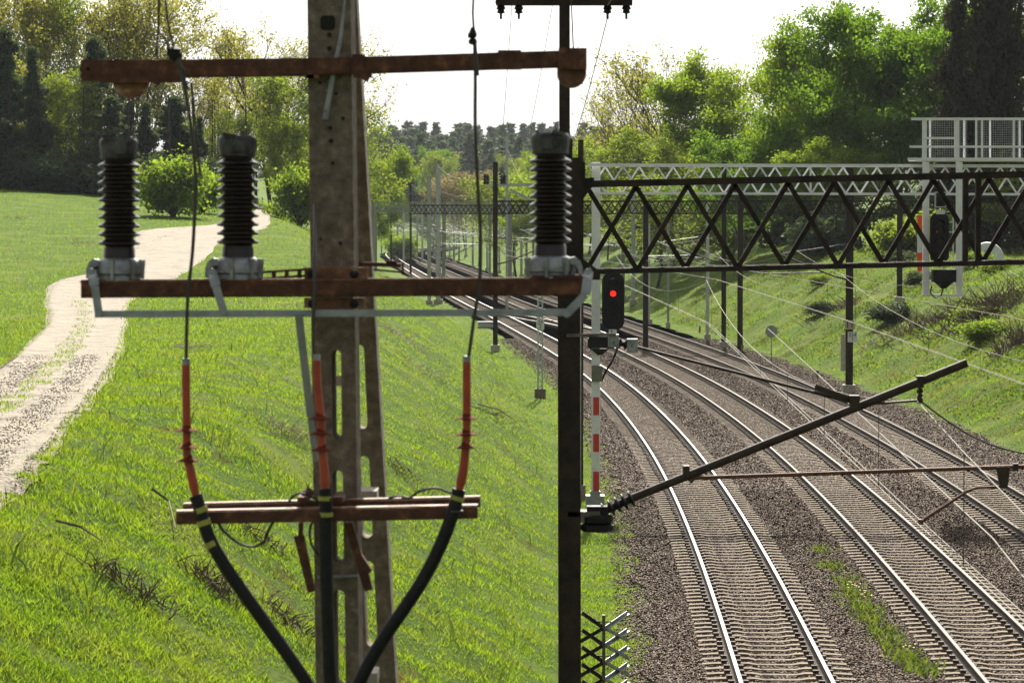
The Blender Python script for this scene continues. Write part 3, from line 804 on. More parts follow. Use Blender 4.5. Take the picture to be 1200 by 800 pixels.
# service cage above the right-hand signal
cg = thing('signal_cage', 'grey mesh walled service platform and twin uprights hung on the right of the white gantry', 'service platform', W(1100,240,GD-.4))
CD = GD-.45
mb = MB()
for x in (1085, 1124):
    mb.bar(W(x,190,CD), W(x,346,CD), .17,.10, up=(0,1,0)); mb.bar(W(x-2,140,CD-.02), W(x-2,192,CD-.02), .10,.05, up=(0,1,0))
    mb.bar(W(x,190,CD+.9), W(x,346,CD+.9), .12,.08, up=(0,1,0))
mb.bar(W(1080,346,CD), W(1129,346,CD),.06,.06); mb.bar(W(1080,346,CD+.9), W(1129,346,CD+.9),.06,.06)
mb.bar(W(1080,330,CD+.9), W(1129,330,CD+.9),.06,.06)
mb.build('uprights', 'white', cg)
mb = MB()
for x in (1105,1117): mb.bar(W(x,245,CD+.6), W(x,340,CD+.6), .03,.03, up=(0,1,0))
for y in range(248, 340, 12): mb.bar(W(1105,y,CD+.6), W(1117,y,CD+.6), .025,.025)
mb.build('ladder', 'white_dirty', cg)
mb = MB()
for y, x0, th in ((139.5,1068,.07),(172,1066,.06),(186.5,1064,.07)):
    mb.bar(W(x0,y,CD-.05), W(1206,y,CD-.05), .05, th); mb.bar(W(x0+6,y,CD+1.2), W(1206,y,CD+1.2), .05, th)
for x in (1085,1119.5,1144,1151,1188,1206): mb.bar(W(x,139,CD-.03), W(x,188,CD-.03), .05,.05, up=(0,1,0))
for x in (1090,1130,1160,1195): mb.bar(W(x,139,CD+1.2), W(x,188,CD+1.2), .05,.05, up=(0,1,0))
mb.bar(W(1086,162,CD-.03), W(1119,162,CD-.03), .04,.06)
mb.box(W(1137,188,CD+.6), (3.2,1.2,.05))
mb.build('railing', 'white', cg)
mb = MB()
for x0, x1 in ((1088,1118),(1120,1133),(1146,1198)):
    nx = int((x1-x0)/2.6); 
    for i in range(nx+1):
        x = x0+(x1-x0)*i/nx; mb.bar(W(x,141,CD-.04), W(x,186,CD-.04), .009,.009, up=(0,1,0))
    for i in range(17): y = 142+i*2.65; mb.bar(W(x0,y,CD-.04), W(x1,y,CD-.04), .009,.009)
mb.build('wire_mesh', 'galv', cg)
for y0, y1, m_ in ((252,273,'redor'),(273,296,'white'),(296,318,'redor')):
    MB().plate([W(x,y,CD-.08) for x,y in ((1075,y0),(1080.5,y0),(1080.5,y1),(1075,y1))], [], (0,.03,0)).build('warning_band', m_, cg)

def rounded(cx, cy, w_, h_, d, n=8, r=None):
    r = r or w_/2; pts = []
    for (ox, oy, a0) in ((w_/2-r, h_/2-r, 0), (-w_/2+r, h_/2-r, 90), (-w_/2+r, -h_/2+r, 180), (w_/2-r, -h_/2+r, 270)):
        for k in range(n+1):
            an = R(a0+90*k/n); pts.append(W(cx+ox+r*math.cos(an), cy-(oy+r*math.sin(an)), d))
    return pts
def signal_head(t_, cx, cy, w_, h_, d, lamps, lit):
    MB().plate(rounded(cx, cy, w_, h_, d, r=w_*.42), [], (0,.05,0)).build('backboard', 'black', t_)
    mb = MB(); mb.box(W(cx,cy,d)+Vector((0,.2,0)), (w_*.6/43, .28, h_*.8/43)); mb.build('housing', 'black', t_)
    for i, y in enumerate(lamps):
        q = W(cx,y,d)
        MB().lathe(q+Vector((0,.0,0)), [(.082,-.02),(.082,.012)], 16, axis=(0,-1,0)).build('lamp', 'redlight' if i == lit else 'lens', t_)
        # open hood: a half ring over the lamp
        hp_ = []; vs=[]; fs=[]
        for k in range(13):
            an = R(-20+220*k/12)
            for rr, yy in ((.125,0),(.125,-.26*(.4+.6*max(0,math.sin(an))))):
                vs.append(q+Vector((rr*math.cos(an), yy, rr*math.sin(an))))
        fs = [(2*k,2*k+1,2*k+3,2*k+2) for k in range(12)]
        MB().add(vs, fs).build('hood', 'black', t_)
# left signal on its red and white post
sg = thing('railway_signal', 'black railway signal showing red on a red and white banded post', 'railway signal', Vector((W(698,596,85.6).x, 85.6, 0)))
SD = 85.6
x_ = W(697.5,500,SD).x
MB().prof(Vector((x_,SD,W(697,592,SD).z)), Vector((x_,SD,W(697,408,SD).z)), [(-.1,-.07),(.1,-.07),(.1,.07),(-.1,.07)], up=(0,1,0)).build('post', 'white', sg)
for y0, y1 in ((465,486),(508,529),(552,575)):
    za, zb = W(697,y1,SD).z, W(697,y0,SD).z
    MB().box((x_+.025, SD-.02, (za+zb)/2), (.158,.13,zb-za)).build('red_band', 'red', sg)
mb = MB(); mb.box((x_+.0, SD, W(697,584,SD).z), (.27,.24,.42)); mb.box((x_,SD,.12),(.5,.45,.3)); mb.build('post_socket', 'galv', sg)
mb = MB(); mb.box(W(704,402,SD-.12), (.70,.3,.26)); mb.lathe(W(703,416,SD-.12), [(.06,0),(.09,.03),(.26,.17)], 12); mb.bar(W(690,395,SD-.2), W(722,395,SD-.2),.3,.05); mb.build('junction_box', 'black', sg)
mb = MB(); mb.box(W(699.5,437.5,SD-.16), (.29,.14,.43)); mb.build('relay_box', 'greenbox', sg, bevel=.015)
mb = MB(); mb.tube([W(705,446,SD-.2),W(710,435,SD-.2),W(718,422,SD-.2),W(723,410,SD-.2),W(724,392,SD-.1)], .03, 6); mb.build('signal_cable', 'cable', sg)
signal_head(sg, 718.5, 353, 26, 68, SD-.2, (331.5,344,359,371.5), 1)
pm = MB().box(W(718,390,SD-.35), (.21,.02,.19)).build('letter_plate', 'plate', sg)
text('E', W(717,390,SD-.35)+Vector((0,-.012,0)), .14, 'black', pm)
# right signal hung in the cage
sr = thing('railway_signal', 'black railway signal hanging in the white uprights behind the dark girder', 'railway signal', W(1102,337,CD-.2))
D2 = CD-.25
signal_head(sr, 1101, 279, 22, 60, D2, (263,271,284,300), 9)
MB().lathe(W(1098,271.5,D2-.06), [(.03,-.01),(.03,.02)], 10, axis=(0,-1,0)).build('red_glint', 'red', sr)  # red glint in the signal, painted as a small unlit red disc
mb = MB(); mb.box(W(1102,234,D2), (.30,.12,.42)); mb.build('indicator_frame', 'white_dirty', sr); MB().box(W(1102,234,D2)+Vector((0,-.065,0)), (.24,.02,.36)).build('indicator_screen', 'black', sr)
pm = MB().box(W(1102,248.5,D2), (.24,.04,.12)).build('letter_plate', 'plate', sr)
mb = MB(); mb.box(W(1106,323,D2), (.62,.4,.34)); mb.lathe(W(1106,338,D2), [(.07,0),(.12,.05),(.29,.19)], 12); mb.build('junction_box', 'black', sr)
mb = MB(); mb.tube([W(1092,335,D2),W(1090,343,D2),W(1096,349,D2),W(1103,346,D2),W(1105,338,D2)], .02, 6); mb.build('signal_cable', 'cable', sr)

# masts in view, nearest first
mast(680.5, 592, 164, .15, 'dark', 'slim dark mast with pale edge right behind the tall dark gantry mast', d=87.5, base='concrete')
p = W(681, 500, 87.2); MB().bar(Vector((p.x-.02,p.y-.0,.3)), Vector((p.x-.02,p.y,8.5)), .035,.03, up=(0,1,0)).build('conduit', 'white_dirty', MASTS[-1])
mast(633, 466, 200, .25, 'lattice', 'grey latticed mast with numbered plate standing on the left grass verge', plate=[('29\n2', 380, (.34,.44), 'plate', 0)], base='concrete')
mast(995, 461, 195, .30, 'dark', 'dark mast with number plates standing at the foot of the right bank', arm=-1, plate=[('11', 380.5, (.40,.40), 'plate_old', -.0), ('254\n1', 394.5, (.42,.46), 'plate', .12)])
p = MASTS[-1].location; MB().lathe((p.x-.28,p.y-.05,1.0), [(.09,0),(.10,.05),(.10,1.55),(.09,1.6)], 10).build('counterweight', 'concrete_pale', MASTS[-1])
mast(848, 408, 190, .26, 'dark', 'dark mast at the foot of the right bank left of the round sign', arm=-1)
mast(829, 399, 235, .20, 'pale', 'pale grey pole close left of a dark mast under the right bank', arm=-1)
mast(580.5, 412, 190, .27, 'dark', 'dark mast on the left verge beside the crossover', arm=1, base='concrete_pale')
mast(1054, 357, 215, .28, 'dark', 'dark mast standing half way up the right bank')
mast(783, 384, 262, .16, 'grey', 'thin grey pole at the foot of the right bank')
mast(759, 380, 262, .34, 'pale', 'thick grey pole with splayed foot near the right track')
mast(513.5, 356, 192, .42, 'pale', 'tall pale pole with thick lower shaft left of centre on the verge', arm=1)
mast(503, 357, 208, .32, 'pale', 'tall pale grey pole just left of its thicker neighbour', arm=1)
mast(481.3, 325, 214, .26, 'dark', 'dark distant mast left of the two pale poles', arm=1, top_arm=True)
mast(458.4, 311, 224, .26, 'dark', 'dark distant mast second left of the pale poles', arm=1, top_arm=True)
mast(447, 299, 232, .26, 'grey', 'farthest left grey mast by the round green bush', arm=1)
fm = [(521.5,307,'dark'),(532,309,'grey'),(546,301,'grey'),(554,314,'grey'),(571,317,'pale'),(597,326,'grey'),(611,326,'pale'),(617,318,'grey'),(645,330,'pale'),(625,322,'grey'),(730,352,'grey'),(742,357,'pale')]
fm += [(466,303,'grey'),(473,305,'pale'),(489,304,'grey'),(495,308,'pale'),(508,302,'grey'),(527,303,'pale'),(538,306,'grey'),(562,311,'grey'),(585,320,'pale'),(603,322,'grey')]
for i, (px, yb_, kd) in enumerate(fm):
    p = G(px, yb_)
    mast(px, yb_, 252-2.2*FPX/p.y, .30, kd, ['distant %s mast rising from the green far bank' % {'dark':'black','grey':'grey','pale':'pale'}[kd]][0], arm=-1, top_arm=(i%3==0), group='distant masts of one look on the far bank')
# lettered uniqueness: looks alike, so they share group and label by colour

# gantries further down the line
def far_gantry(px0, px1, ytop, ybot, d, m_, lab, legs):
    t_ = thing('distant_gantry', lab, 'gantry', Vector((W(px0,300,d).x, d, 0)))
    p0, p1 = W(px0,ytop,d), W(px1,ytop,d); hgt = W(px0,ytop,d).z-W(px0,ybot,d).z
    truss(t_, p0, p1, hgt, .6, m_, hgt*1.0, .09, .06)
    for x in legs:
        mb = MB(); q = W(x,ytop,d); mb.bar(Vector((q.x,d+.3,h1(q.x,d)-.3)), Vector((q.x,d+.3,q.z)), .3,.3, up=(0,1,0)); mb.build('leg', m_, t_)
far_gantry(581, 1230, 235, 251, 184, 'mast', 'dark latticed gantry crossing beyond the white one', (757, 868,))
far_gantry(480, 700, 240, 251, 262, 'mast', 'far dark gantry left of the insulator stack', (660,))
far_gantry(436, 600, 236.5, 247, 300, 'grey', 'pale grey gantry between the far dark one and the bend', (437, 520, 598))
far_gantry(434, 575, 242, 249, 400, 'white_dirty', 'very far whitish gantry at the bend', (436, 574))
far_gantry(434, 640, 240, 249, 345, 'grey', 'farthest pale gantry seen left of the centre', (440, 597,))
# T-shaped pole with white arms behind the porcelain stack
p = W(594, 300, 250); p.z = 0; t_ = thing('line_pole', 'pale pole with wide flat arm and slanted strut beyond the crossover', 'pole', p)
zt = W(594,160,p.y).z; q = W(594,300,p.y)
MB().bar((q.x,p.y,h1(q.x,p.y)), (q.x,p.y,zt), .2,.2, up=(0,1,0)).build('post','white_dirty',t_)
mb = MB(); mb.bar(W(572,217,p.y), W(660,216,p.y), .15,.22); mb.bar(W(598,222,p.y), W(628,238,p.y), .12,.2); mb.build('crossarm','white_dirty',t_)
mb = MB()
for x in (568.5,571.5,588,591): insulator(mb, W(x,216,p.y), W(x,205 if x>580 else 204,p.y), .22, 3)
mb.build('insulator','black',t_)

# round sign seen from behind
p = G(904, 427); t_ = thing('trackside_sign', 'round grey sign seen from behind on a thin post beside the right track', 'sign', p)
q = W(904,388,p.y)
MB().lathe(q, [(.30,-.012),(.315,0),(.30,.012)], 28, axis=(0,1,0)).build('disc','grey',t_)
MB().tube([(p.x,p.y+.04,p.z-.2),(q.x,p.y+.04,q.z+.25)], .03).build('post','galv',t_)
for x, y in ((870,412),(958,444),(820,389)):
    p = G(x,y); MB().box((p.x,p.y,p.z+.18), (.12,.12,.45)).build('marker_post','concrete',None, bevel=.015)
    tag(bpy.context.scene.objects[-1] if False else COL.objects[-1], {870:'short stub marker post between dark mast and round sign',958:'short stub marker post left of the plated dark mast',820:'short stub marker post left of the pale grey pole'}[x], 'marker post', 'stub posts beside the right track')

# crossed steel lattice by the mast
LD = 45.0
t_ = thing('lattice_frame', 'black and grey steel frame of crossed bars beside the tall dark mast', 'lattice frame', Vector((W(707,800,LD).x, LD, 0)))
q = W(707.5,720,LD)
MB().bar((q.x,LD,h1(q.x,LD)-.2), (q.x,LD,q.z), .045,.045, up=(0,1,0)).build('centre_post','mast_edge',t_)
L_ = MB(); Rr = MB()
for k, y in enumerate(range(737, 900, 20)):
    L_.angle(W(681,y-18,LD+.05), W(707,y,LD), .05,.012, fx=1); L_.angle(W(681,y+16,LD+.05), W(707,y+1,LD), .05,.012)
    dx = 735
    Rr.angle(W(709,y,LD), W(dx,y-18,LD+.4), .05,.01); Rr.angle(W(709,y+1,LD), W(dx,y+15,LD+.4), .05,.01)
    if k % 2 == 0: L_.bar(W(699,y-9,LD), W(716,y-9,LD), .03,.02)
L_.build('left_braces','mast',t_); Rr.build('right_braces','galv',t_)

# ------------------------------------------------------------------ overhead wires
def wire_line(name, lab, s0, zc, zm, sup, stag, group, m_='wire'):
    t_ = thing(name, lab, 'overhead wire', (0,0,0), group)
    cw = MB(); mw = MB(); dr = MB(); P = []; Q = []
    for i in range(len(sup)-1):
        ya, yb_ = sup[i], sup[i+1]
        xa = float(trk(s0,ya))+stag*(1 if i%2 else -1); xb = float(trk(s0,yb_))-stag*(1 if i%2 else -1)
        n = 14
        for k in range(n):
            f_ = k/n; y = ya+(yb_-ya)*f_; x = xa+(xb-xa)*f_
            P.append(Vector((x,y,zc))); Q.append(Vector((x,y, zm - 4*(zm-zc-.35)*f_*(1-f_))))
            if k % 2 == 1: dr.tube([P[-1],Q[-1]], .004, 4)
    rs = [.0038 + .00002*p.y for p in P]
    cw.tube(P, rs, 5).build('contact_wire', m_, t_)
    cw2 = MB(); cw2.tube([p+Vector((.06,0,0)) for p in P], rs, 5).build('contact_wire', m_, t_)
    mw.tube(Q, rs, 5).build('messenger_wire', m_, t_)
    dr.build('droppers', 'wire_dark', t_)
sup = [-22, 30, 86, 139, 188, 250, 310, 375, 440, 510]
wire_line('overhead_wire', 'twin contact wire and hangers above the left track', 0, 4.9, 6.05, sup, -.1, 'overhead wires above the tracks')
wire_line('overhead_wire', 'contact wire and sagging messenger above the middle track', 4, 5.0, 6.2, sup, .25, 'overhead wires above the tracks')
wire_line('overhead_wire', 'contact wire and messenger above the right track', 8, 5.05, 6.3, sup, -.28, 'overhead wires above the tracks')
def span(pts, r, lab, m_='wire_dark', sag=0.0, group='thin lines high above the left verge', name='power_line'):
    P = []
    for i in range(len(pts)-1):
        for k in range(12):
            f_ = k/12; P.append(pts[i].lerp(pts[i+1], f_) - Vector((0,0,4*sag*f_*(1-f_))))
    P.append(pts[-1])
    o = MB().tube(P, [r+.00002*max(0,p.y-20) for p in P], 5).build(name, m_); return tag(o, lab, 'wire', group)
span([W(603,-40,27),W(588,165,86),W(577,192,184),W(483,216,399)], .004, 'thin wire running down to the dark mast beside the crossover', sag=.1)
span([W(655,-40,27),W(620,155,86),W(590,191,184)], .004, 'thin wire crossing the sky left of the tall dark mast', sag=.1)
span([W(722,-20,28),W(672,165,86),W(600,185,200)], .006, 'thin wire slanting across the sky right of the tall dark mast', sag=.1)
span([W(669,-10,29.5),W(672,60,30.2)], .006, 'short dark wire dropping beside the tall dark mast')
span([W(720,-5,28),W(640,110,80)], .003, 'faint pale wire behind the slanting sky wire', 'wire')
span([W(545,-4,24),W(422,45,18),W(330,68,16.5),W(240,92,15.6)], .003, 'thin wire rising to the right from the concrete pole', sag=.01)
for i in range(9):
    d0 = 250+i*45; xa = float(trk(-3.5-1.2*(i%2), d0)); xb = float(trk(13+2*(i%3), d0)); zz = 6.6+.5*(i%4)
    o_ = span([Vector((xa,d0,zz)), Vector(((xa+xb)/2,d0+4,zz-.2)), Vector((xb,d0,zz))], .004, 'thin cross wire spanning the distant tracks', 'wire', .15, 'cross wires between the distant masts', 'cross_wire')
for i, (a0, a1) in enumerate((((482,216,399),(513,194,260)), ((513,194,260),(580,191,184)), ((459,226,480),(503,209,290)), ((503,209,290),(560,222,250)), ((447,233,560),(481,216,399)), ((594,172,300),(630,222,250)))):
    span([W(*a0),W(*a1)], .008, ['sagging pale line from the dark distant mast to the thick pale pole','sagging pale line from the thick pale pole to the dark crossover mast','sagging pale line reaching the second pale pole from the left','sagging pale line leaving the second pale pole to the right','sagging pale line between the two farthest left masts','sagging pale line below the tee shaped pole'][i], 'wire', 1.0, 'pale sagging lines between the distant masts')

# ------------------------------------------------------------------ the concrete pole and its gear (15 m away)
FD = 15.0; PX = FD/FPX      # metres per photo pixel there
def arcpts(cx, cy, r, a0, a1, n=8):
    return [(cx+r*math.cos(R(a0+(a1-a0)*k/n)), cy-r*math.sin(R(a0+(a1-a0)*k/n))) for k in range(n+1)]
def slot(cx0, cx1, y0, y1, wd):
    r = wd/2
    return arcpts(cx0, y0+r, r, 180, 0) + arcpts(cx1, y1-r, r, 0, -180)
pole = thing('concrete_pole', 'slotted two legged concrete pole standing on the grassy bank', 'utility pole', Vector((W(392,700,FD).x, FD, h1(W(392,700,FD).x, FD))))
def leg(xl, xr, slots, dfun, thick, dx, ytop=-60, ybot=1150):
    def Q(x, y): return W(x, y, dfun(y))
    ys = np.linspace(ytop, ybot, 12)
    outer = [Q(xl(y), y) for y in ys] + [Q(xr(y), y) for y in ys[::-1]]
    holes = []
    for c, y0, y1, wd in slots: holes.append([Q(x, y) for x, y in slot(c(y0), c(y1), y0, y1, wd)])
    return MB().plate(outer, holes, (dx, thick, 0))
fl = leg(lambda y: 360+.0125*y, lambda y: 411+.0125*y, [(lambda y: 390+.010*y, 410,513,11), (lambda y: 390+.010*y, 551,659,12.5), (lambda y: 390.5+.010*y, 691,805,13), (lambda y: 391+.010*y, 840,960,13)], lambda y: FD, .17, .012).build('front_leg', 'concrete', pole)
rl = leg(lambda y: 389+.027*y, lambda y: 418+.0575*y, [(lambda y: 404+.042*y, 404,502,11), (lambda y: 404+.042*y, 534,630,12.5), (lambda y: 404+.042*y, 657,757,13), (lambda y: 404+.042*y, 787,890,13)], lambda y: FD+.30+.0007*y, .15, .004).build('rear_leg', 'concrete', pole)
mb = MB(); q = W(412,581,FD+.22); mb.box(q+Vector((.04,.13,0)), (.16,.22,.045)); q = W(425,795,FD+.25); mb.box(q+Vector((0,.13,0)), (.14,.22,.05)); mb.bar(W(384,446,FD+.3), W(400,446,FD+.3), .02,.05); mb.build('spacer', 'concrete_pale', pole)
# bolt holes and one dark rounded patch
for x, y, s_ in ((385,34,None),(386,41,2.6),(386,57,2.8),(387,150,2.6),(388,165,2.8),(402,139,2.2),(390,191,2),(394,110,1.8),(375,97,1.8),(399,285,2),(376,280,1.8)):
    if s_: MB().lathe(W(x,y,FD)+Vector((0,.001,0)), [(s_*PX,0),(s_*PX,.006)], 10, axis=(0,-1,0)).build('bolt_hole', 'hole', pole)
MB().plate(rounded(384, 27, 17, 17, FD-.004, r=4), [], (0,.003,0)).build('dark_patch', 'hole', pole)
# bird-scratched galvanised strap
MB().tube([W(404,0,FD-.02),W(399,45,FD-.03),W(391,85,FD-.03),W(381,140,FD-.03)], [.007,.009,.012,.014], 8).build('strap', 'grey', pole)
for x, y in ((397,52),(393,68),(390,82),(386,96),(383,106),(381,130)):
    MB().lathe(W(x,y,FD-.05), [(.002,-.006),(.006,0),(.002,.006)], 8).build('stud', 'alu', pole)
mb = MB(); mb.bar(W(372,676,FD-.02), W(420,674,FD-.02), .006,.012); mb.build('band', 'galv', pole)

# top crossarm
ta = thing('top_crossarm', 'rusty upper steel crossarm bolted to the concrete pole, half discs under its ends', 'crossarm', W(390,75,FD-.05))
mb = MB(); mb.channel(W(95,82,FD-.06), W(362,78.5,FD-.06), -.05, 21*PX, .007); mb.channel(W(362,78.5,FD-.06), W(686,68.5,FD-.06), -.05, 20*PX, .007)
mb.build('channel', 'rust', ta)
mb = MB(); mb.box(W(167,84,FD-.075), (66*PX+.12,.012,26*PX)); mb.box(W(120,83,FD-.072), (50*PX,.01,25*PX)); mb.build('splice_plate', 'rust', ta); MB().box(W(597,70.5,FD-.07), (27*PX,.012,23*PX)).build('splice_plate','rust',ta); MB().box(W(671,69,FD-.078), (33*PX,.016,25*PX)).build('splice_plate', 'rust', ta)
mb = MB()
mb.plate([W(x,y,FD-.05) for x,y in [(130,93),(176,93)]+arcpts(153,93,21.5,-5,-175,14)], [], (0,.05,0)); mb.build('half_disc','rust_light',ta); mb = MB()
mb.plate([W(x,y,FD-.05) for x,y in [(653,78),(687,78)]+arcpts(670,86,17.2,0,-180,14)], [], (0,.05,0))
mb.build('half_disc', 'rust_light', ta)
mb = MB(); mb.box(W(366,90,FD-.06), (16*PX,.03,5*PX)); mb.box(W(425,89,FD-.06), (22*PX,.03,5*PX)); mb.tube([W(424,90,FD-.08), W(431,93,FD-.10)], .012); mb.box(W(420,76,FD-.06),(14*PX,.03,24*PX)); mb.box(W(364,80,FD-.06),(8*PX,.03,24*PX)); mb.tube([W(176,94,FD-.06),W(186,98,FD-.09)],.01)
mb.build('bolted_clamp', 'rust', ta)
MB().lathe(W(103.5,81,FD-.069), [(.009,0),(.009,.008)], 12, axis=(0,-1,0)).build('hole', 'plate', ta)

# switch frame: main beam with link bar, holding three porcelain stacks
sw = thing('switch_beam', 'rusty middle steel beam carrying three porcelain stacks across the pole', 'crossarm', W(390,338,FD-.1))
mb = MB(); mb.channel(W(95,338.5,FD-.30), W(686,335.5,FD-.30), -.06, 21*PX, .007); mb.box(W(655,324,FD-.25), (62*PX,.13,4*PX)); mb.build('beam', 'rust', sw)
mb = MB(); mb.bar(W(95,329.5,FD-.26), W(620,326,FD-.26), .10,.006); mb.build('top_flange', 'rust_light', sw)
mb = MB(); mb.box(W(394,321,FD-.26), (73*PX,.02,15*PX)); mb.build('upper_clamp', 'rust_light', sw)
mb = MB(); mb.box(W(392,355,FD-.24), (70*PX,.02,12*PX)); mb.build('lower_clamp', 'rust_light', sw)
mb = MB()
for x, y in ((365,321),(415,321),(366,356),(415,356)): mb.lathe(W(x,y,FD-.28), [(.022,0),(.022,.02),(.012,.021),(.012,.04)], 6, axis=(0,-1,0))
mb.build('bolt', 'black', sw)
mb = MB(); mb.bar(W(300,319.5,FD+.1), W(360,315.5,FD+.1), .02,.012); mb.bar(W(300,327,FD+.1), W(360,323,FD+.1), .02,.012)
for k in range(4): x = 306+15*k; mb.bar(W(x,326.5-x*.01+3,FD+.1), W(x,319-(x-300)*.06,FD+.1), .02,.016, up=(0,1,0))
mb.bar(W(418,309,FD+.2), W(470,311,FD+.2), .03,.02); mb.bar(W(438,316,FD+.2), W(473,319,FD+.2), .02,.01); mb.bar(W(472,308,FD+.2), W(472,322,FD+.2), .012,.012, up=(0,1,0))
mb.box(W(459,307,FD+.2), (12*PX,.03,4*PX))
mb.build('rear_brace', 'rust', sw)
mb = MB(); mb.bar(W(111,368,FD-.36), W(664,366,FD-.36), .012,8*PX); mb.build('link_bar', 'galv', sw)
mb = MB(); mb.bar(W(350,368,FD-.38), W(364,487,FD-.30), .014,9*PX, up=(1,0,0)); mb.bar(W(363,485,FD-.30), W(370,540,FD-.28), .03,6*PX, up=(1,0,0)); mb.build('operating_rod', 'grey', sw)
for a, b_, c3 in (((107,318),(111,335),(116,368)), ((248,318),(253,335),(262,365)), ((690,318),(686,345),(664,368))):
    m3 = MB(); m3.bar(W(*a,FD-.33), W(*b_,FD-.35), .014,11*PX, up=(1,0,0)); m3.bar(W(*b_,FD-.352), W(*c3,FD-.352), .014,9*PX, up=(1,0,0))
    for q in (a, c3): m3.lathe(W(*q,FD-.37), [(.016,0),(.016,.02)], 8, axis=(0,-1,0))
    m3.build('lever', 'galv', sw)

def porcelain(cx, ytop, ybase, lab, side):
    """bushing stack: cast cap, ten sheds, lower barrel, flared aluminium foot"""
    k = (ybase-ytop)/165.0; IDp = FD-.22
    t_ = thing('porcelain_insulator', lab, 'insulator', W(cx,ybase,IDp), 'porcelain stacks on the switch beam')
    def prof_(pts): return [(r_*PX, (ybase-ytop - yy*k)*PX) for r_, yy in pts][::-1]
    c = W(cx, ybase, IDp)
    pts = [(17,26),(19,28),(23,33),(22,35)]
    y = 33
    for i in range(10):
        yc = 31+i*9.9
        pts += [(16.8,yc-2.6),(19.5,yc-1.2),(23.4,yc+.8),(24.4,yc+2.0),(24.2,yc+3.2),(22.4,yc+4.0),(18,yc+4.6),(16.8,yc+5.6)]
    pts = [(17,24)]+[p for p in pts[4:]]
    pts.sort(key=lambda q: q[1])
    pts += [(18,129),(18.5,145)]
    MB().lathe(c, prof_(pts), 32).build('sheds', 'porcelain', t_, smooth=True)
    mb = MB(); mb.lathe(c, prof_([(15,3),(20,2),(22,4.5),(22.5,7),(22,14),(21,20),(21,25),(17,27)]), 10)
    mb.box(c+Vector((-side*4*PX,-20*PX,(ybase-ytop-12*k)*PX)), (12*PX,7*PX,16*PX)); mb.box(c+Vector((side*8*PX,-12*PX,(ybase-ytop-2)*PX)), (14*PX,22*PX,4*PX), Matrix.Rotation(R(8),3,'Y'))
    mb.tube([c+Vector((-15*PX,0,(ybase-ytop-4)*PX)), c+Vector((-15*PX,0,(ybase-ytop+1)*PX))], .008, 6); mb.tube([c+Vector((6*PX,4*PX,(ybase-ytop-4)*PX)), c+Vector((6*PX,4*PX,(ybase-ytop+3)*PX))], .008, 6)
    mb.build('cap', 'alu_dark', t_, smooth=True)
    mb = MB(); mb.lathe(c, prof_([(17.5,139),(22,141),(25,145),(26,152),(26,157),(22,158),(24,163),(24,165)]), 20)
    for an in (-100,-50,-5,180,130): 
        q = Vector((math.cos(R(an)), math.sin(R(an)),0))
        mb.bar(c+q*26.5*PX+Vector((0,0,24*PX)), c+q*25*PX+Vector((0,0,2*PX)), .014,.03, up=q)
    mb.build('foot', 'alu', t_, smooth=True)
    # curved ear beside the foot
    e = [(0,24),(6,25),(12,21),(15,13),(15,3),(11,2),(10,10),(7,15),(0,17)]
    MB().plate([c+Vector((side*(22+x)*PX,-.05,z*PX)) for x,z in e], [], (0,.05,0)).build('ear', 'alu', t_)
porcelain(140, 163, 328.5, 'leftmost of three dark ribbed porcelain stacks, alone at the beam end', -1)
porcelain(279, 160, 327.5, 'middle dark ribbed porcelain stack, beside the concrete pole', -1)
porcelain(645, 157, 326, 'rightmost dark ribbed porcelain stack, in front of the tall dark mast', 1)

# lower double beam
lb = thing('cable_beam', 'lowest rusty double rail beam clamping the three black cables to the pole', 'crossarm', W(385,600,FD-.3))
mb = MB()
def rail_bar(mb, a, b_, h_, dd):
    mb.box((0,0,0),(0,0,0)) if False else None
    mb.prof(W(*a,dd), W(*b_,dd), [(-.012,-h_/2),(.03,-h_/2),(.03,h_/2),(-.012,h_/2)])
rail_bar(mb, (207,606.5), (560,599.5), 14*PX, FD-.36)
rail_bar(mb, (215,597.0), (563,588.0), 11*PX, FD+.0-.10)
mb.build('rails', 'rust', lb)
mb = MB(); mb.prof(W(207,599.0,FD-.345), W(560,592,FD-.345), [(-.03,0),(.03,0),(.03,.006),(-.03,.006)]); mb.prof(W(215,590.5,FD-.09), W(563,582,FD-.09), [(-.025,0),(.025,0),(.025,.006),(-.025,.006)])
mb.build('top_flanges', 'rust_edge', lb)
mb = MB()
mb.plate([W(x,y,FD-.30) for x,y in ((344,628),(356,628),(369,692),(361,695))], [], (0,.05,0)); mb.bar(W(353,612,FD-.28), W(352,632,FD-.28), .02,.05, up=(0,1,0))
mb.plate([W(x,y,FD-.30) for x,y in ((403,612),(413,612),(424,650),(436,668),(432,672),(437,690),(428,693),(424,684))], [], (0,.05,0))
mb.build('hanger_plate', 'rust', lb)
mb = MB(); 
for x in (357,398): mb.box(W(x,582,FD-.2),(12*PX,.3,6*PX))
mb.lathe(W(361,580,FD-.25), [(.03,0),(.028,.02),(.006,.035),(.003,.05)], 8)
mb.build('saddle', 'rust', lb)

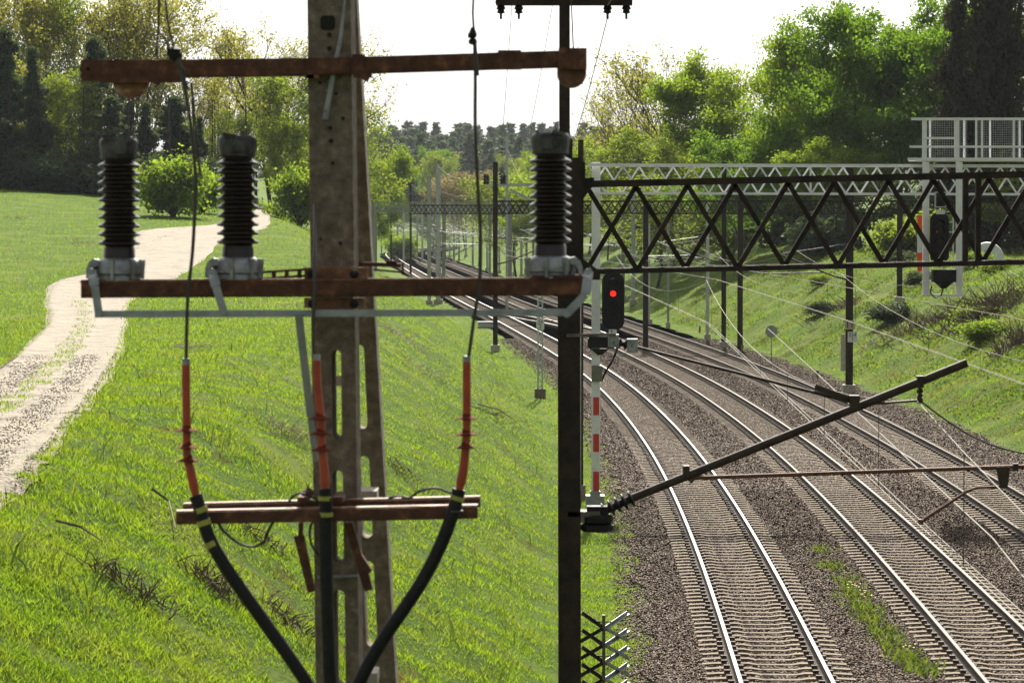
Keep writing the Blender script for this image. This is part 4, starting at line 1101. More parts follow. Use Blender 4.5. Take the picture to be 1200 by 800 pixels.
# cable terminations and cables
def smooth_path(P, n=6):
    V_ = [Vector((x,y,z)) for x,y,z in P]; return dense(V_, n)
def cable(lab, pts_wire, pts_term, sheds, pts_cable, tapes, dd=FD-.42):
    q = W(*pts_cable[0], dd)
    t_ = thing('power_cable', lab, 'power cable', q, 'power cables with orange terminations')
    def path(P, n=6): return [W(p.x,p.y,p.z) for p in dense([Vector((x,y,d_)) for x,y,d_ in [(a[0],a[1],(a[2] if len(a)>2 else dd)) for a in P]], n)]
    MB().tube(path(pts_wire), 2.0*PX, 6).build('bare_wire', 'wire_dark', t_, smooth=True)
    P = path(pts_term); n = len(P); rr = [ (4.6 + 1.3*max(0,(i/n-.55)/.45) - (1.2 if i > n*.9 else 0))*PX for i in range(n)]
    MB().tube(P, rr, 12).build('termination', 'orange', t_, smooth=True)
    MB().tube([P[0]+Vector((0,0,.028)), P[0]-Vector((0,0,.012))], 4.4*PX, 10).build('lug', 'alu', t_)
    for x, y in sheds:
        MB().lathe(W(x,y,dd), [(4.2*PX,6*PX),(5.2*PX,2*PX),(12.5*PX,-1*PX),(12.2*PX,-2*PX),(4.8*PX,-1.2*PX),(4.2*PX,-3*PX)], 16).build('rain_shed', 'shed', t_, smooth=True)
    MB().tube(path(pts_cable, 8), 7.6*PX, 14).build('cable', 'cable', t_, smooth=True)
    for (x0,y0),(x1,y1) in tapes: MB().tube([W(x0,y0,dd), W(x1,y1,dd)], 8.2*PX, 14).build('yellow_tape', 'yellow', t_)
    return t_
c1 = cable('left black power cable with orange ribbed termination hanging from the wire near the pulley',
    [(205,64),(213,90),(221,130),(227,180),(229,220),(226,290),(220,350),(218,425)],
    [(218,427),(218,460),(219,500),(219,530),(224,555),(230,583)], [(219,503),(219.5,523),(220.5,538.5)],
    [(229,580),(233,592),(238,610),(245,630),(257,652),(273,677),(293,705),(318,740),(345,778),(362,805),(385,850)], [((234.5,594),(236.5,600)),((238,609),(240,615)),((246,634),(249,640))])
c2 = cable('middle black power cable with orange termination running down the pole face',
    [(369,240,FD-.1),(369,300,FD-.36),(368,350,FD-.42),(367,395,FD-.42),(369,418)],
    [(371,422),(372,450),(376,490),(377,520),(380,550),(381,574)], [(375,489),(376,507),(377.5,526)],
    [(381,572),(382,590),(381,610),(382,660),(383,700),(385,760),(387,805),(388,860)], [((381,581),(381,586)),((382,600),(382,605))])
c3 = cable('right black power cable with orange ribbed termination curving down to the left',
    [(556,50),(557,90),(557,150),(560,220),(563,270),(562,330),(556,370),(549,420)],
    [(547,424),(547,460),(547,495),(546,520),(543,550),(538,575)], [(547,489),(546.5,508),(545.5,523)],
    [(538,573),(534,590),(529,606),(520,630),(507,658),(492,685),(472,715),(448,750),(428,785),(415,815),(400,860)], [((536.5,581),(535,586))])
MB().lathe(W(534,598.5,FD-.42), [(8.5*PX,-1*PX),(9.2*PX,0),(8.5*PX,1*PX)], 16).build('cable_ring', 'alu_dark', c3)
# line wires going up with their clamps
l1 = thing('wire_clamp', 'black clamp knot over the upper crossarm holding two wires and a long dead wire end', 'wire clamp', W(205,63,FD-.3))
mb = MB(); mb.lathe(W(205,63,FD-.42), [(.012,-.035),(.032,-.022),(.034,.0),(.026,.012),(.03,.02),(.008,.034)], 8); mb.box(W(200,61,FD-.44),(.03,.04,.03)); mb.build('clamp', 'black', l1)
for P in ([(193,-6),(196,20),(199,38),(204,58)], [(187,-6),(186,20),(186,38),(192,44),(200,60)], [(186,-6),(186,30),(184,52),(183,68)]):
    MB().tube([W(x,y,FD-.42) for x,y in P], 1.3*PX, 6).build('wire', 'wire_dark', l1)
MB().tube([W(x,y,FD-.44) for x,y in [(208,66),(213,85),(216,102),(222,96),(224,97),(228,140),(232,180),(235,207)]], 1.5*PX, 6).build('wire_end', 'wire_dark', l1)
MB().tube([W(x,y,FD-.43) for x,y in [(208,66),(210,76),(214,84),(215,95),(219,106)]], 3.2*PX, 7).build('twisted_splice', 'alu_dark', l1)
l2 = thing('wire_clamp', 'black clamp on the hanging wire just above the right half of the upper crossarm', 'wire clamp', W(555,44,FD-.4))
mb = MB(); mb.lathe(W(554,45,FD-.42), [(.01,-.03),(.02,-.024),(.02,-.01),(.012,0),(.02,.012),(.018,.024),(.008,.05)], 8); mb.box(W(551,42,FD-.44),(.022,.03,.02)); mb.build('clamp', 'black', l2)
MB().tube([W(x,y,FD-.42) for x,y in [(555,-6),(554,15),(555,32),(555,52)]], 1.4*PX, 6).build('wire', 'wire_dark', l2)
MB().tube([W(x,y,FD-.42) for x,y in [(557,52),(558,70),(560,89)]], 1.8*PX, 6).build('wire_end', 'wire_dark', l2)
# earth leads round the cable beam
e1 = thing('earth_lead', 'thin black earth lead drooping under the left half of the lowest beam', 'earth lead', W(300,620,FD-.35))
MB().tube([W(p.x,p.y,FD-.38) for p in dense([Vector((x,y,0)) for x,y in ((240,603),(255,612),(262,622),(280,636),(297,640),(309,634),(313,624),(320,612),(326,604))], 5)], 1.6*PX, 6).build('lead', 'cable', e1)
e2 = thing('earth_lead', 'thin black earth lead arching over the right half of the lowest beam', 'earth lead', W(500,578,FD-.3))
MB().tube([W(p.x,p.y,FD-.3) for p in dense([Vector((x,y,0)) for x,y in ((455,583),(468,581),(480,583),(492,575),(510,571.5),(522,575),(533,578))], 5)], 1.5*PX, 6).build('lead', 'cable', e2)
e3 = thing('earth_lead', 'thin black earth lead looping left of the middle cable', 'earth lead', W(360,640,FD-.3))
MB().tube([W(p.x,p.y,FD-.3) for p in dense([Vector((x,y,0)) for x,y in ((338,588),(345,580),(355,578),(372,586),(378,600),(366,612),(363,625),(366,640),(374,650),(380,655))], 5)], 1.4*PX, 6).build('lead', 'cable', e3)

# white tunnel tent on top of the right bank
p = W(1157, 296, 184); p.z = h1(p.x,184)
t_ = thing('white_tent', 'small white arched tent among the trees on top of the right bank', 'tent', p)
zt = W(1155,270,184).z - p.z
n = 14; ring = [(1.0*math.cos(math.pi*k/n), max(min(zt,1.25),.9)*math.sin(math.pi*k/n)**.8) for k in range(n+1)]
mb = MB(); mb.prof(p+Vector((0,0,-.1)), p+Vector((.6,4,-.1)), ring); mb.build('cover', 'tarp', t_, smooth=True)
mb = MB(); mb.prof(p+Vector((0,-.02,-.1)), p+Vector((0,-.03,-.1)), [(x*.4,z*.7) for x,z in ring]); mb.build('door', 'white_dirty', t_)

# ------------------------------------------------------------------ trees
def leaf_cloud(name, C, size, m_, parent, aspect=1.5, droop=0.0):
    """a leaf-shaped four-cornered face at every point, turned every way"""
    n = len(C); a = rng.standard_normal((n,3)); a /= np.linalg.norm(a, axis=1)[:,None]
    if droop: a[:,2] -= droop; a /= np.linalg.norm(a, axis=1)[:,None]
    b_ = rng.standard_normal((n,3)); b_ -= a*np.sum(a*b_,1)[:,None]; b_ /= np.linalg.norm(b_, axis=1)[:,None]
    s_ = (size*rng.uniform(.6,1.4,n))[:,None]
    V = np.stack([C+a*s_*aspect*.5, C+b_*s_*.5, C-a*s_*aspect*.5, C-b_*s_*.5], 1).reshape(-1,3)
    F = np.arange(n*4).reshape(-1,4)
    return np_mesh(name, V, F, m_, rnd=rng.uniform(0,1,n), parent=parent)

def branches(mb, h, spread, levels, nb, up=.5, lean=0.0, r0=.16, first=.3, seg=4, crook=.12, forks=1):
    """trunk and limbs; returns points along the finer branches"""
    tips = []
    def grow(p, d, L, r_, lev):
        pts = [p]; rs = [r_]; q = p.copy(); dd = d.copy()
        for k in range(seg):
            dd = (dd + Vector((random.gauss(0,crook), random.gauss(0,crook), random.gauss(0,crook*.6)+.03))).normalized()
            q = q + dd*L/seg; pts.append(q.copy()); rs.append(max(r_*(1-.8*(k+1)/seg), .012))
        mb.tube(pts, rs, 6 if lev < 2 else 4, cap=False)
        if lev >= levels-1:
            for k in range(1, len(pts)): tips.append((pts[k], L/seg))
        if lev < levels:
            n = nb[lev]
            for i in range(n):
                f_ = first + (1-first)*(i+.5)/n if lev == 0 else .3+.7*(i+random.random())/n
                j = min(int(f_*seg), seg-1); t2 = f_*seg-j
                b0 = pts[j].lerp(pts[j+1], min(max(t2,0),1))
                an = i*2.4 + random.uniform(-.5,.5)
                side = Vector((math.cos(an), math.sin(an), 0))
                base_dir = (pts[j+1]-pts[j]).normalized()
                nd = (side*spread + base_dir*up + Vector((0,0,.15))).normalized()
                fall = (1.0 - .55*abs(f_-.45)*1.3) if lev == 0 else .8
                grow(b0, nd, L*(.46 if lev == 0 else .52)*fall*random.uniform(.75,1.2), r_*(.45 if lev==0 else .5)*(1.1-f_*.4), lev+1)
    grow(Vector((0,0,0)), Vector((lean,0,1)).normalized(), h, r0, 0)
    return tips

def leafy_tree(name, lab, cat, h, m_, nleaf, size, spread=.9, up=.5, nb=(12,6,4), fuzz=.55, bark='bark', r0=.16, first=.25, crown_fill=0, group=None, levels=3, lean=0, squash=None):
    t_ = thing(name, lab, cat, (0,0,0), group)
    mb = MB(); tips = branches(mb, h, spread, levels, nb, up, lean, r0*h/14, first)
    mb.build('trunk', bark, t_, smooth=True)
    T = np.array([tuple(p) for p,_ in tips])
    # leaves gather in clumps: some twigs carry many, some few
    wgt = rng.gamma(.9, 1, len(T)); wgt /= wgt.sum()
    idx = rng.choice(len(T), nleaf, p=wgt)
    C = T[idx] + rng.standard_normal((nleaf,3))*fuzz*np.array([1,1,.7])
    C[:,2] = np.maximum(C[:,2], .2)
    leaf_cloud('crown', C, size, m_, t_)
    return t_

def bush(name, lab, w_, h_, m_, nleaf, size, group=None, cat='bush', bark='bark'):
    t_ = thing(name, lab, cat, (0,0,0), group)
    mb = MB(); T = []
    for k in range(30):
        an = k*2.4; rr = random.uniform(.1,1)**.6
        e = Vector((math.cos(an)*w_/2*rr*.95, math.sin(an)*w_/2*rr*.95, h_*(1-.35*rr*rr)*(random.uniform(.15,1) if k % 2 else random.uniform(.7,1))))
        m1 = e*.5+Vector((0,0,h_*.12)); P = [Vector((0,0,0)), m1, e]
        mb.tube(P, [.05*h_/4,.03*h_/4,.012], 5)
        for j in range(7):
            f_ = random.uniform(.35,1); b0 = m1.lerp(e, (f_-.35)/.65); e2 = b0+Vector((random.gauss(0,w_*.10),random.gauss(0,w_*.10),random.gauss(0,h_*.07)))
            mb.tube([b0,e2],[.015,.008],4,cap=False); T += [tuple(e2), tuple(b0.lerp(e2,.6))]
    mb.build('stems', bark, t_)
    T = np.array(T); wgt = rng.gamma(1.1,1,len(T)); wgt /= wgt.sum()
    C = T[rng.choice(len(T), nleaf, p=wgt)] + rng.standard_normal((nleaf,3))*np.array([w_,w_,h_])*.085
    C[:,2] = np.maximum(C[:,2], .05)
    leaf_cloud('crown', C, size, m_, t_)
    return t_

def conifer(name, lab, h, wd, m_, n, size, group=None, z0=.12, droop=.25, layers=26, ragged=.25, power=.8, cat='conifer'):
    t_ = thing(name, lab, cat, (0,0,0), group)
    mb = MB(); mb.tube([(0,0,0),(0,0,h*.5),(0.05,0,h)], [h*.012,h*.008,.02], 7)
    P = []; wts = []
    for i in range(layers):
        f_ = z0+(1-z0)*(i/layers); z = h*f_
        rad = wd/2*max(.05,(1-f_)/(1-z0))**power*random.uniform(.6,1.15)
        for k in range(7):
            an = random.uniform(0,6.28); L = rad*random.uniform(1-ragged*2, 1+ragged)
            if L < .15: L = .15
            e = Vector((math.cos(an)*L, math.sin(an)*L, z - L*droop + random.gauss(0,.15)))
            mid_ = Vector((math.cos(an)*L*.5, math.sin(an)*L*.5, z-L*droop*.2))
            mb.tube([Vector((0,0,z)), mid_, e], [.035*h/15,.025*h/15,.01], 4, cap=False)
            for q in range(8):
                g_ = (q+1)/8; p = Vector((0,0,z)).lerp(e, g_); p.z = z*(1-g_)+e.z*g_ + L*droop*.35*math.sin(math.pi*g_)
                P.append((p.x,p.y,p.z)); wts.append(L*(.35+1.6*g_*g_)*(.4+random.random()))
    mb.build('trunk', 'bark', t_)
    P = np.array(P); wts = np.array(wts); wts /= wts.sum()
    C = P[rng.choice(len(P), n, p=wts)] + rng.standard_normal((n,3))*np.array([.16,.16,.13])*h/15*1.5
    leaf_cloud('crown', C, size, m_, t_, aspect=2.2, droop=.5)
    return t_

def at_px(px, d, dz=0):
    x = (px-600)/FPX*d
    return (x, d, h1(x,d)+dz-.15)
PROTO_USED = set()
def plant(proto, px, d, top=None, H0=None, label=None, rz=None, wide=1.0, lift=0, group=None):
    """stand a copy at a bearing and distance; top: photo row its tip reaches"""
    loc = at_px(px, d, lift)
    sc_ = 1
    if top is not None:
        zt = W(px, top, d).z; sc_ = (zt-loc[2])/H0
    if proto.name not in PROTO_USED:
        PROTO_USED.add(proto.name); o = proto; o.location = loc; o.rotation_euler = (0,0,rz if rz is not None else random.uniform(0,6.28)); o.scale = (sc_*wide,sc_*wide,sc_)
        if label: o['label'] = label
    else:
        o = copy_tree(proto, loc, rz if rz is not None else random.uniform(0,6.28), sc_*wide, label, sc_)
    if group: o['group'] = group
    return o

# big green trees on the right bank
mapA = leafy_tree('maple_tree', 'x', 'tree', 16, 'maple', 40000, .18, spread=1.0, up=.45, nb=(14,7,5), fuzz=.5, first=.22)
mapB = leafy_tree('maple_tree', 'x', 'tree', 16, 'maple2', 36000, .18, spread=.95, up=.5, nb=(13,7,5), fuzz=.55, first=.15)
mapC = leafy_tree('maple_tree', 'x', 'tree', 16, 'maple', 38000, .18, spread=1.1, up=.55, nb=(13,7,5), fuzz=.5, first=.25)
plant(mapA, 1048, 238, 14, 17.0, 'tallest round dark green tree, left of the big dark spruce', wide=.95)
plant(mapC, 985, 246, 45, 16.5, 'green tree just left of the tallest round green tree', wide=.9)
plant(mapB, 935, 256, 62, 16.5, 'lighter green tree third to the left of the dark spruce', wide=.85)
plant(mapB, 872, 270, 88, 16.5, 'bright yellow green tree at the left end of the green row', wide=.95)
plant(mapA, 905, 280, 58, 17.0, 'pale topped green tree peeping up behind the row on its left', wide=.8)
plant(mapC, 1105, 246, 30, 16.5, 'green tree filling the gap left behind the dark spruce', wide=.8)
plant(mapB, 1010, 234, 178, 16.5, 'low leafy young tree under the tallest round green tree', wide=1.5)
plant(mapA, 930, 244, 170, 17, 'low leafy young tree under the lighter green trees', wide=1.4)
plant(mapC, 850, 250, 180, 16.5, 'low leafy young tree at the left foot of the green row', wide=1.4)
plant(mapB, 1192, 212, 175, 16.5, 'pale leafy young tree behind the mesh service platform', wide=1.1)
plant(mapC, 1090, 236, 200, 16.5, 'low leafy young tree behind the hanging signal', wide=1.6)
plant(mapB, 800, 300, 170, 16.5, 'yellow green tree low behind the left part of the white girder', wide=1.3)
spA = conifer('spruce_tree', 'huge dark spruce at the right edge rising out of the picture', 21, 9.0, 'spruce', 23000, .19, z0=.06, droop=.6, layers=34, ragged=.42)
plant(spA, 1172, 225, -260, 21, wide=.68)
plant(spA, 1262, 206, -160, 21, 'dark spruce cut off by the right picture edge')
plant(spA, 1122, 222, -10, 21, 'slender dark spruce left of the huge spruce', wide=.9)
# airy spring trees
airA = leafy_tree('airy_tree', 'x', 'tree', 15, 'birch', 2900, .17, spread=.55, up=.9, nb=(12,7,5), fuzz=.35, first=.2, r0=.19)
airB = leafy_tree('airy_tree', 'x', 'tree', 15, 'birch', 6200, .18, spread=.6, up=.8, nb=(14,7,5), fuzz=.4, first=.2, r0=.12)
airG = leafy_tree('airy_tree', 'x', 'tree', 15, 'birchg', 12000, .19, spread=.7, up=.7, nb=(14,7,5), fuzz=.45, first=.15, r0=.12)
plant(airA, 822, 300, 84, 15.5, 'half bare spring tree with fine upright branches between bright tree and sky')
plant(airA, 795, 306, 100, 15.5, 'half bare tree with thin branches, second from the gap')
plant(airA, 768, 300, 112, 15.5, 'yellowish spring tree with loose crown left of the half bare trees')
plant(airA, 752, 330, 128, 15.5, 'thin yellowish tree first in the row right of the sky gap', wide=.7)
plant(airG, 790, 285, 185, 15.5, 'low yellowish tree under the half bare trees', wide=1.3)
plant(airG, 735, 330, 190, 15.5, 'small olive green tree above the left end of the white girder', wide=1.3)
plant(airG, 712, 340, 215, 15.5, 'low yellow green tree behind the white gantry column', wide=1.6)
plant(airG, 770, 270, 232, 15.5, 'pale shrubby tree behind the left part of the dark girder', wide=2.2)
plant(mapA, 690, 370, 205, 17, 'green tree beside the foot of the dark girder mast', wide=1.3)
plant(mapB, 634, 380, 182, 16.5, 'round bright green tree left of the ribbed porcelain stack', wide=1.0)
plant(airG, 605, 400, 225, 15.5, 'olive tree beyond the far end of the dark distant girder', wide=1.6)
bud = leafy_tree('budding_tree', 'reddish brown budding tree in front of the far pine hill', 'tree', 13, 'budleaf', 9000, .22, spread=1.0, up=.7, nb=(12,6,5), fuzz=.6, r0=.12)
plant(bud, 545, 620, 214, 13.5, wide=1.5)
plant(bud, 716, 520, 178, 13.5, 'reddish brown budding tree above the left end of the white girder', wide=1.2)
# left wood, front to back
gl = 'trees of the wood beyond the meadow'
pinA = conifer('pine_tree', 'x', 15, 6.0, 'needle', 17000, .19, z0=.22, droop=-.15, layers=17, ragged=.4, power=.55, cat='pine')
pinB = conifer('pine_tree', 'x', 15, 4.6, 'needle', 17000, .18, z0=.12, droop=.15, layers=20, ragged=.4, power=.75, cat='pine')
L = [
 (pinA,-40,272,40,15,1,'dark pine cut by the left picture edge'), (pinA,5,270,32,15,1,'dark pine at the left end of the wood'),
 (pinB,40,268,52,15,1,'dark pine second from the left end of the wood'), (pinB,78,276,95,15,1.1,'dark pine below the bright green treetop'),
 (pinA,112,274,42,15,.8,'tall slim dark pine standing above the porcelain stack'), (pinA,132,268,112,15,1.2,'low broad dark pine right behind the left porcelain stack'),
 (pinB,172,272,118,15,1.3,'blue green pine above the round bush'), (pinA,205,276,112,15,1.3,'dark pine behind the round bush, right side'),
 (pinB,235,280,135,15,1.0,'small dark pine between the two left porcelain stacks'), (pinB,22,283,60,15,1.2,'dark pine standing second row at the far left'),
 (pinA,60,286,82,15,1.3,'dark pine filling the second row left of the stack'), (pinB,150,288,120,15,1.4,'dark pine of the second row behind the left stack'),
 (pinA,-25,264,100,15,1.5,'low wide dark pine beyond the left picture edge'),
 (airG,88,272,110,15.5,1.0,'pale green tree in front of the pines left of the stack'), (airB,30,278,95,15.5,1.0,'yellow tree low among the far left pines'),
 (airB,32,300,12,15.5,1.0,'tall orange yellow birch at the top left of the wood'), (airB,50,304,26,15.5,.8,'yellow birch close right of the tall orange one'),
 (airG,72,302,30,15.5,.7,'fresh green birch poking up left of the slim pine'), (airB,118,300,27,15.5,.9,'yellow birch behind the slim dark pine'),
 (airB,145,298,22,15.5,1.0,'tall yellow birch over the rusty half disc'), (airB,168,302,32,15.5,1.0,'yellow birch left of the hanging wires'),
 (airA,190,296,40,15.5,1.0,'thin yellow birch behind the hanging wires'), (airA,215,300,48,15.5,.9,'thin yellow birch right of the clamp knot'),
 (airB,95,304,50,15.5,.9,'olive birch between slim pine and green birch'), (airA,238,302,70,15.5,.9,'half bare birch over the middle porcelain stack'),
 (airA,262,306,74,15.5,.9,'half bare birch just right of the middle stack'), (airB,248,292,110,15.5,1.0,'low yellow birch behind the middle stack'),
 (airA,285,298,66,15.5,.9,'half bare birch left of the concrete pole'), (airA,318,292,56,15.5,1.0,'tall birch with dark stems beside the concrete pole'),
 (airA,345,300,70,15.5,1.0,'birch partly behind the concrete pole'), (airB,300,304,120,15.5,1.3,'low yellow birch above the end of the sandy track'),
 (airG,270,285,150,15.5,1.2,'low pale green tree right of the middle stack'), (airG,218,282,160,15.5,1.3,'low pale green tree left of the middle stack'),
 (airG,350,268,112,15.5,1.1,'fresh green leafy tree leaning out beside the concrete pole'), (airG,322,262,160,15.5,1.1,'light green tree at the end of the sandy track'),
 (mapB,372,280,150,16.5,.9,'leafy green tree hidden behind the concrete pole'), (airG,425,330,160,15.5,1.1,'fresh green tree between the two legs and the far hill'),
 (mapB,432,400,190,16.5,.8,'bright green tree just right of the rear pole leg'), (airB,5,308,40,15.5,1.1,'olive birch behind the pines at the far left'),
 (airB,-30,304,20,15.5,1.1,'yellow birch beyond the left picture edge'), (mapB,460,640,268,16.5,1.0,'round green tree by the farthest left mast'),
 (airG,470,760,262,15.5,1.6,'yellow green tree at the end of the line'), (mapB,500,800,268,16.5,1.4,'low green tree where the tracks vanish'),
 (airB,535,760,255,15.5,1.8,'olive yellow tree beyond the farthest gantry'), (airG,580,700,245,15.5,1.8,'pale green tree beyond the dark crossover mast'),
]
for pr_, px, d, top, h0, wd_, lab in L: plant(pr_, px, d, top, h0, lab, wide=wd_, group=gl if d < 320 else None)
# shade inside the wood: many thin trunks standing close
tk = thing('slender_tree', 'slim dark trunk inside the left wood', 'tree trunk', (0,0,0), 'slim trunks inside the wood')
MB().tube([(0,0,0),(.05,0,4),(-.05,0,9)],[.14,.11,.05],6).build('trunk','bark',tk)
for i in range(46): plant(tk, random.uniform(-60,350), random.uniform(268,312), rz=random.uniform(0,6), wide=random.uniform(.7,1.3))
# undergrowth along the wood's edge
bsA = bush('bush', 'x', 5.0, 4.4, 'bushleaf', 9000, .17)
bsB = bush('bush', 'x', 4.0, 2.6, 'birchg', 6000, .16)
bsD = bush('bush', 'x', 5.0, 3.4, 'needle', 7000, .22)
B = [(bsA,203,225,176,4.5,1.05,'round bright green bush on the meadow between two porcelain stacks'), (bsA,238,236,196,4.5,.8,'smaller light green bush right of the round bright one'),
 (bsA,352,240,190,4.5,.8,'bright bush tucked against the left edge of the concrete pole'), (bsB,345,190,292,2.7,.9,'dark tangled low bush at the left edge of the concrete pole'),
 (bsB,262,255,222,2.7,1.2,'low bush at the wood edge right of the middle stack'), (bsB,290,262,228,2.7,1.0,'low bush left of the top of the sandy track'),
 (bsA,470,560,272,4.5,1.1,'round bush between the two farthest left masts'),
 (bsB,452,250,322,2.7,1.0,'yellowish low bush by the rear leg above the verge')]
for pr_, px, d, top, h0, wd_, lab in B: plant(pr_, px, d, top, h0, lab, wide=wd_)
for i in range(26): plant(bsD, -70+i*12.5+random.uniform(-5,5), 264+random.uniform(0,12), None, None, 'dark low shrub at the foot of the wood', wide=random.uniform(.8,1.2), group='dark shrubs lining the wood')
# thicket along the crest of the right bank
for i in range(30):
    d = 205+i*9.5+random.uniform(-3,3); s_ = 24+random.uniform(-2,4)+max(0,(d-400))*.01
    x = float(trk(s_, d)); pr_ = random.choice([bsA,bsD,bsD,bsB]); loc = (x,d,h1(x,d)-.15)
    o = copy_tree(pr_, loc, random.uniform(0,6), random.uniform(.8,1.3)); o['label'] = 'bush in the thicket along the crest of the right bank'; o['group'] = 'thicket on the right bank'
for i in range(22):
    d = 300+i*24; s_ = 27+random.uniform(-3,12); x = float(trk(s_, d))
    o = copy_tree(random.choice([mapA,mapB,airG,airB,mapC]), (x,d,h1(x,d)-.15), random.uniform(0,6), random.uniform(.45,.62)); o['label'] = 'broadleaf tree lining the line towards the far bend'; o['group'] = 'trees lining the right side towards the bend'

for i in range(95):
    d = random.uniform(630, 890); px = random.uniform(405, 640)
    x = (px-600)/FPX*d
    if abs(x-XA(d)-4) < 14: continue
    o = copy_tree(random.choice([pinA,pinB,airG,pinB,mapC,pinA]), (x,d,h1(x,d)-.15), random.uniform(0,6), random.uniform(.55,1.0)); o['label'] = 'tree in the belt behind the far bend'; o['group'] = 'trees behind the far bend'
for i in range(16):
    d = random.uniform(95, 205); s_ = random.uniform(14.5, 23); x = float(trk(s_, d)); q = random.uniform(.16,.34)
    o = copy_tree(random.choice([bsA,bsB,bsD]), (x,d,h1(x,d)-.1), random.uniform(0,6), q*1.6, None, q); o['label'] = 'small shrub growing on the right bank'; o['group'] = 'small shrubs dotting the right bank'
# pine hill far behind
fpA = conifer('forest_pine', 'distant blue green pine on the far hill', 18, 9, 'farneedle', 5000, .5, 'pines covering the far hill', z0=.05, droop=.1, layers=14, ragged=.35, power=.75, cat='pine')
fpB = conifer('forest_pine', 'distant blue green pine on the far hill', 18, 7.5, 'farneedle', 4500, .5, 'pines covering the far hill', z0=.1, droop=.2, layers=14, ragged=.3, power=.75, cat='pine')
fbr = leafy_tree('forest_birch', 'distant yellow green birch among the hill pines', 'tree', 16, 'birch', 2500, .6, nb=(10,5,3), spread=.9, fuzz=.9, levels=2, group='birches among the hill pines')
cnt = 0
for row, d in enumerate([905, 960, 1030, 1110, 1190, 1270, 1330, 1370, 1395]):
    for k in range(32):
        px = 405 + (755-405)*(k+random.random())/30
        dd = d+random.uniform(-25,25)
        if random.random() < .10 and row < 5: plant(fbr, px, dd, None, None, wide=random.uniform(.9,1.2))
        else:
            o = plant(fpA if random.random()<.6 else fpB, px, dd); q = random.uniform(.85,1.35); o.scale = (q*random.uniform(1.0,1.4),)*2+(q,)
        cnt += 1

# ------------------------------------------------------------------ dead stems, weeds, flowers
def brush(px, py, wpx, lab, n=60, hgt=.5, m_='twig', flat=.4):
    c = G(px, py); w_ = wpx/FPX*c.y
    t_ = thing('brush_pile', lab, 'brush pile', c); hgt *= (.62 if px < 700 else 1.15)
    mb = MB()
    for i in range(n):
        x = c.x+random.gauss(0,w_*.28); y = c.y+random.gauss(0,w_*.35); z = h1(x,y)
        an = random.uniform(0,6.28); L_ = random.uniform(.3,1)*hgt*1.6; el = random.uniform(-.05,1.2)*(1-flat)+flat*.1
        e = Vector((math.cos(an)*math.cos(el), math.sin(an)*math.cos(el), math.sin(el)))*L_
        p0 = Vector((x,y,z+random.uniform(0,.12))); mb.tube([p0, p0+e*.5+Vector((0,0,.04)), p0+e], [.008,.006,.003] if px < 700 else [.022,.016,.010], 4, cap=False)
    mb.build('twigs', m_, t_); return t_
brush(250,690,60,'dark heap of broken stems low on the left slope beside the left cable', 110, .42, flat=.1)
brush(135,685,60,'dark strip of dead stems in the lower left grass', 80, .35, flat=.1)
brush(180,712,50,'thin scatter of dead twigs below the dark strip', 50, .35)
brush(310,640,50,'dead brown stems under the left half of the cable beam', 70, .35)
brush(340,735,50,'twiggy patch left of the foot of the concrete pole', 80, .4)
brush(335,510,70,'pale dead stalks on the slope left of the orange termination', 90, .5, 'twig_pale')
brush(225,410,60,'pale flattened stalks beside the sandy track', 60, .4, 'twig_pale', .9)
brush(475,400,80,'long drift of cut branches on the bank right of the rear leg', 150, .7, 'twig_pale', .7)
brush(500,440,60,'thin twigs scattered halfway down the left bank', 60, .6, 'twig_pale', .7)
brush(575,488,50,'broken branch lying on the bank above the lattice mast', 40, .6, 'twig', .9)
brush(470,555,50,'short dead stems right of the rear leg', 60, .35)
brush(95,288,36,'pale dry stalks standing in the meadow beside the left stack', 70, .6, 'twig_pale', 0)
brush(20,257,40,'pale dry grass heads far out on the meadow', 60, .5, 'twig_pale', .5)
brush(1150,372,100,'large grey brown thicket of bare brushwood on the right bank', 420, .9, 'twig', .1)
brush(1085,385,70,'bare brushwood left of the large thicket on the right bank', 200, .7, 'twig', .1)
brush(1195,405,60,'bare brushwood at the right picture edge on the bank', 200, .8, 'twig', .1)
brush(985,362,60,'thin brown stems behind the plated dark mast', 90, .7, 'twig', .3)
brush(1040,400,60,'pale dead grass and stems beside the overhead wires on the right bank', 80, .5, 'twig_pale', .5)
# long bare branch in the left grass
for (P, lab) in (([(66,625),(95,632),(120,645)],'thin bare branch lying in the lower left grass'), ([(178,585),(198,600),(206,632)],'thin forked branch standing in the grass left of the cable beam'), ([(560,478),(585,485),(604,497)],'pale broken branch on the slope')):
    V_ = [G(x,y) for x,y in P]
    t_ = MB().tube([v+Vector((0,0,.12)) for v in V_], [.02,.016,.008], 5).build('bare_branch', 'twig'); tag(t_, lab, 'branch')
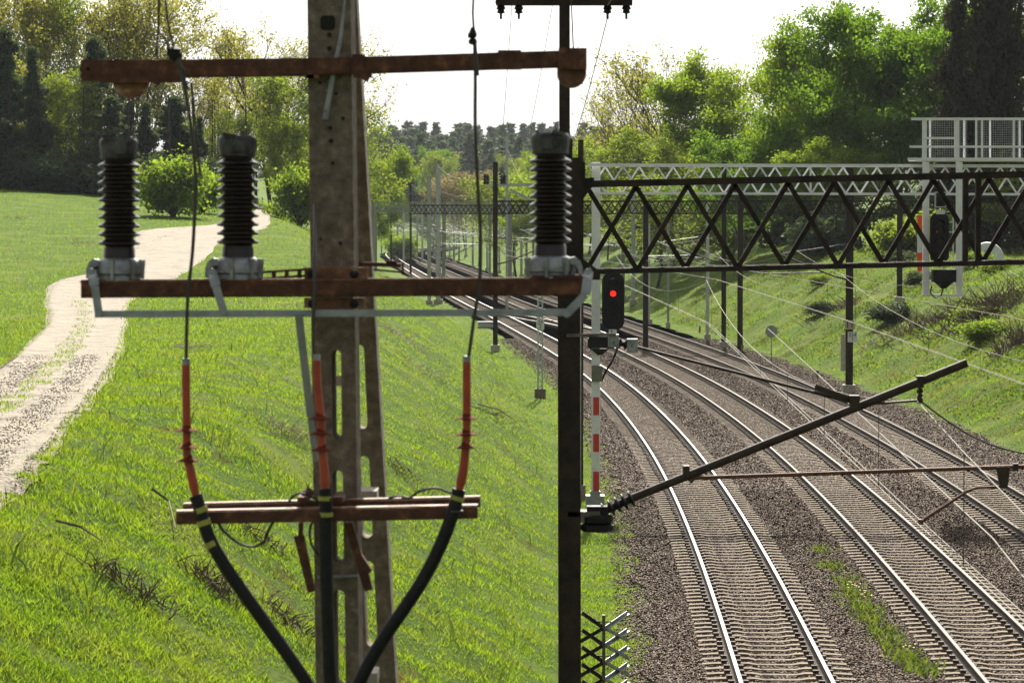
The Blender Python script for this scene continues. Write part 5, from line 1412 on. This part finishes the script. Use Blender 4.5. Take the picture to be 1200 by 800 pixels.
# weeds growing between the left and middle tracks
Wp = [(963,648,5),(975,668,9),(990,685,8),(1000,700,12),(1012,715,16),(1018,728,10),(1033,745,14),(1045,760,10),(1060,775,14),(1078,788,16)]
Xs=[];Ys=[]
for px, py, q in Wp:
    c = G(px,py); n = q*14; Xs.append(c.x+rng.standard_normal(n)*.16); Ys.append(c.y+rng.standard_normal(n)*.55)
X = np.concatenate(Xs); Y = np.concatenate(Ys); n = len(X)
V, F, n = blades(X, Y, np.full(n,.03), rng.uniform(.04,.20,n), rng.uniform(.015,.05,n), 1.6)
o = np_mesh('weeds', V, F, 'weed', rnd=np.tile(rng.uniform(0,1,n),3)); tag(o, 'ragged strip of green weeds in the ballast between two tracks', 'weeds', kind='stuff')
fl = MB()
for px, py in ((1005,701),(1001,697),(1008,704),(1062,770),(1012,708)):
    for k in range(5):
        c = G(px,py); fl.lathe(c+Vector((random.gauss(0,.08),random.gauss(0,.3),random.uniform(.16,.26))), [(.005,0),(.022,.008),(.005,.014)], 6)
o = fl.build('yellow_flowers', 'flower'); tag(o, 'tiny yellow flowers on the weed strip', 'flowers', kind='stuff')
# broad-leaved herbs dotting the right bank
n = 60000; Y = rng.uniform(80, 230, n); S = rng.uniform(11.8, 24, n); X = trk(S, Y)
k = (vnoise(X, Y, .6, 11)+.4*vnoise(X,Y,2.1,3) > .05) & (dryness(X,Y) < 0)
X, Y = X[k], Y[k]; n = len(X)
leaf_cloud('herbs', np.stack([X, Y, H(X,Y)+rng.uniform(.03,.3,n)], 1), .085, 'weed', None)
tag(COL.objects['herbs'], 'leafy herbs covering patches of the right bank', 'herbs', kind='stuff')
n = 9000; X, Y = scatter_grass(n, 22, 120, -150, 800); k = (X-XA(Y) < -4.5) & (vnoise(X,Y,.8,21) > .35); X, Y = X[k], Y[k]; k = ~on_path(X,Y); X,Y = X[k],Y[k]; n=len(X)
V, F, n = blades(X, Y, H(X,Y), rng.uniform(.18,.42,n), rng.uniform(.012,.03,n)+.0001*Y, .9)
o = np_mesh('tall_grass', V, F, 'weed', rnd=np.tile(rng.uniform(0,1,n),3)); tag(o, 'darker taller grass tufts on the left slope', 'grass', kind='stuff')

# ------------------------------------------------------------------ the air: everything above stands inside one pale volume
hz = MB().box((0, 2500, 45), (5200, 5700, 110)).build('haze', 'white')
hz.data.materials.clear()
m = bpy.data.materials.new('haze'); m.use_nodes = True; t = m.node_tree; t.nodes.remove(t.nodes['Principled BSDF'])
v = t.nodes.new('ShaderNodeVolumePrincipled'); v.inputs['Density'].default_value = .00007; v.inputs['Color'].default_value = (.86,.92,1,1); v.inputs['Anisotropy'].default_value = 0
t.links.new(v.outputs[0], t.nodes['Material Output'].inputs['Volume']); hz.data.materials.append(m)
tag(hz, 'thin pale haze over the far woods', 'haze', kind='stuff')
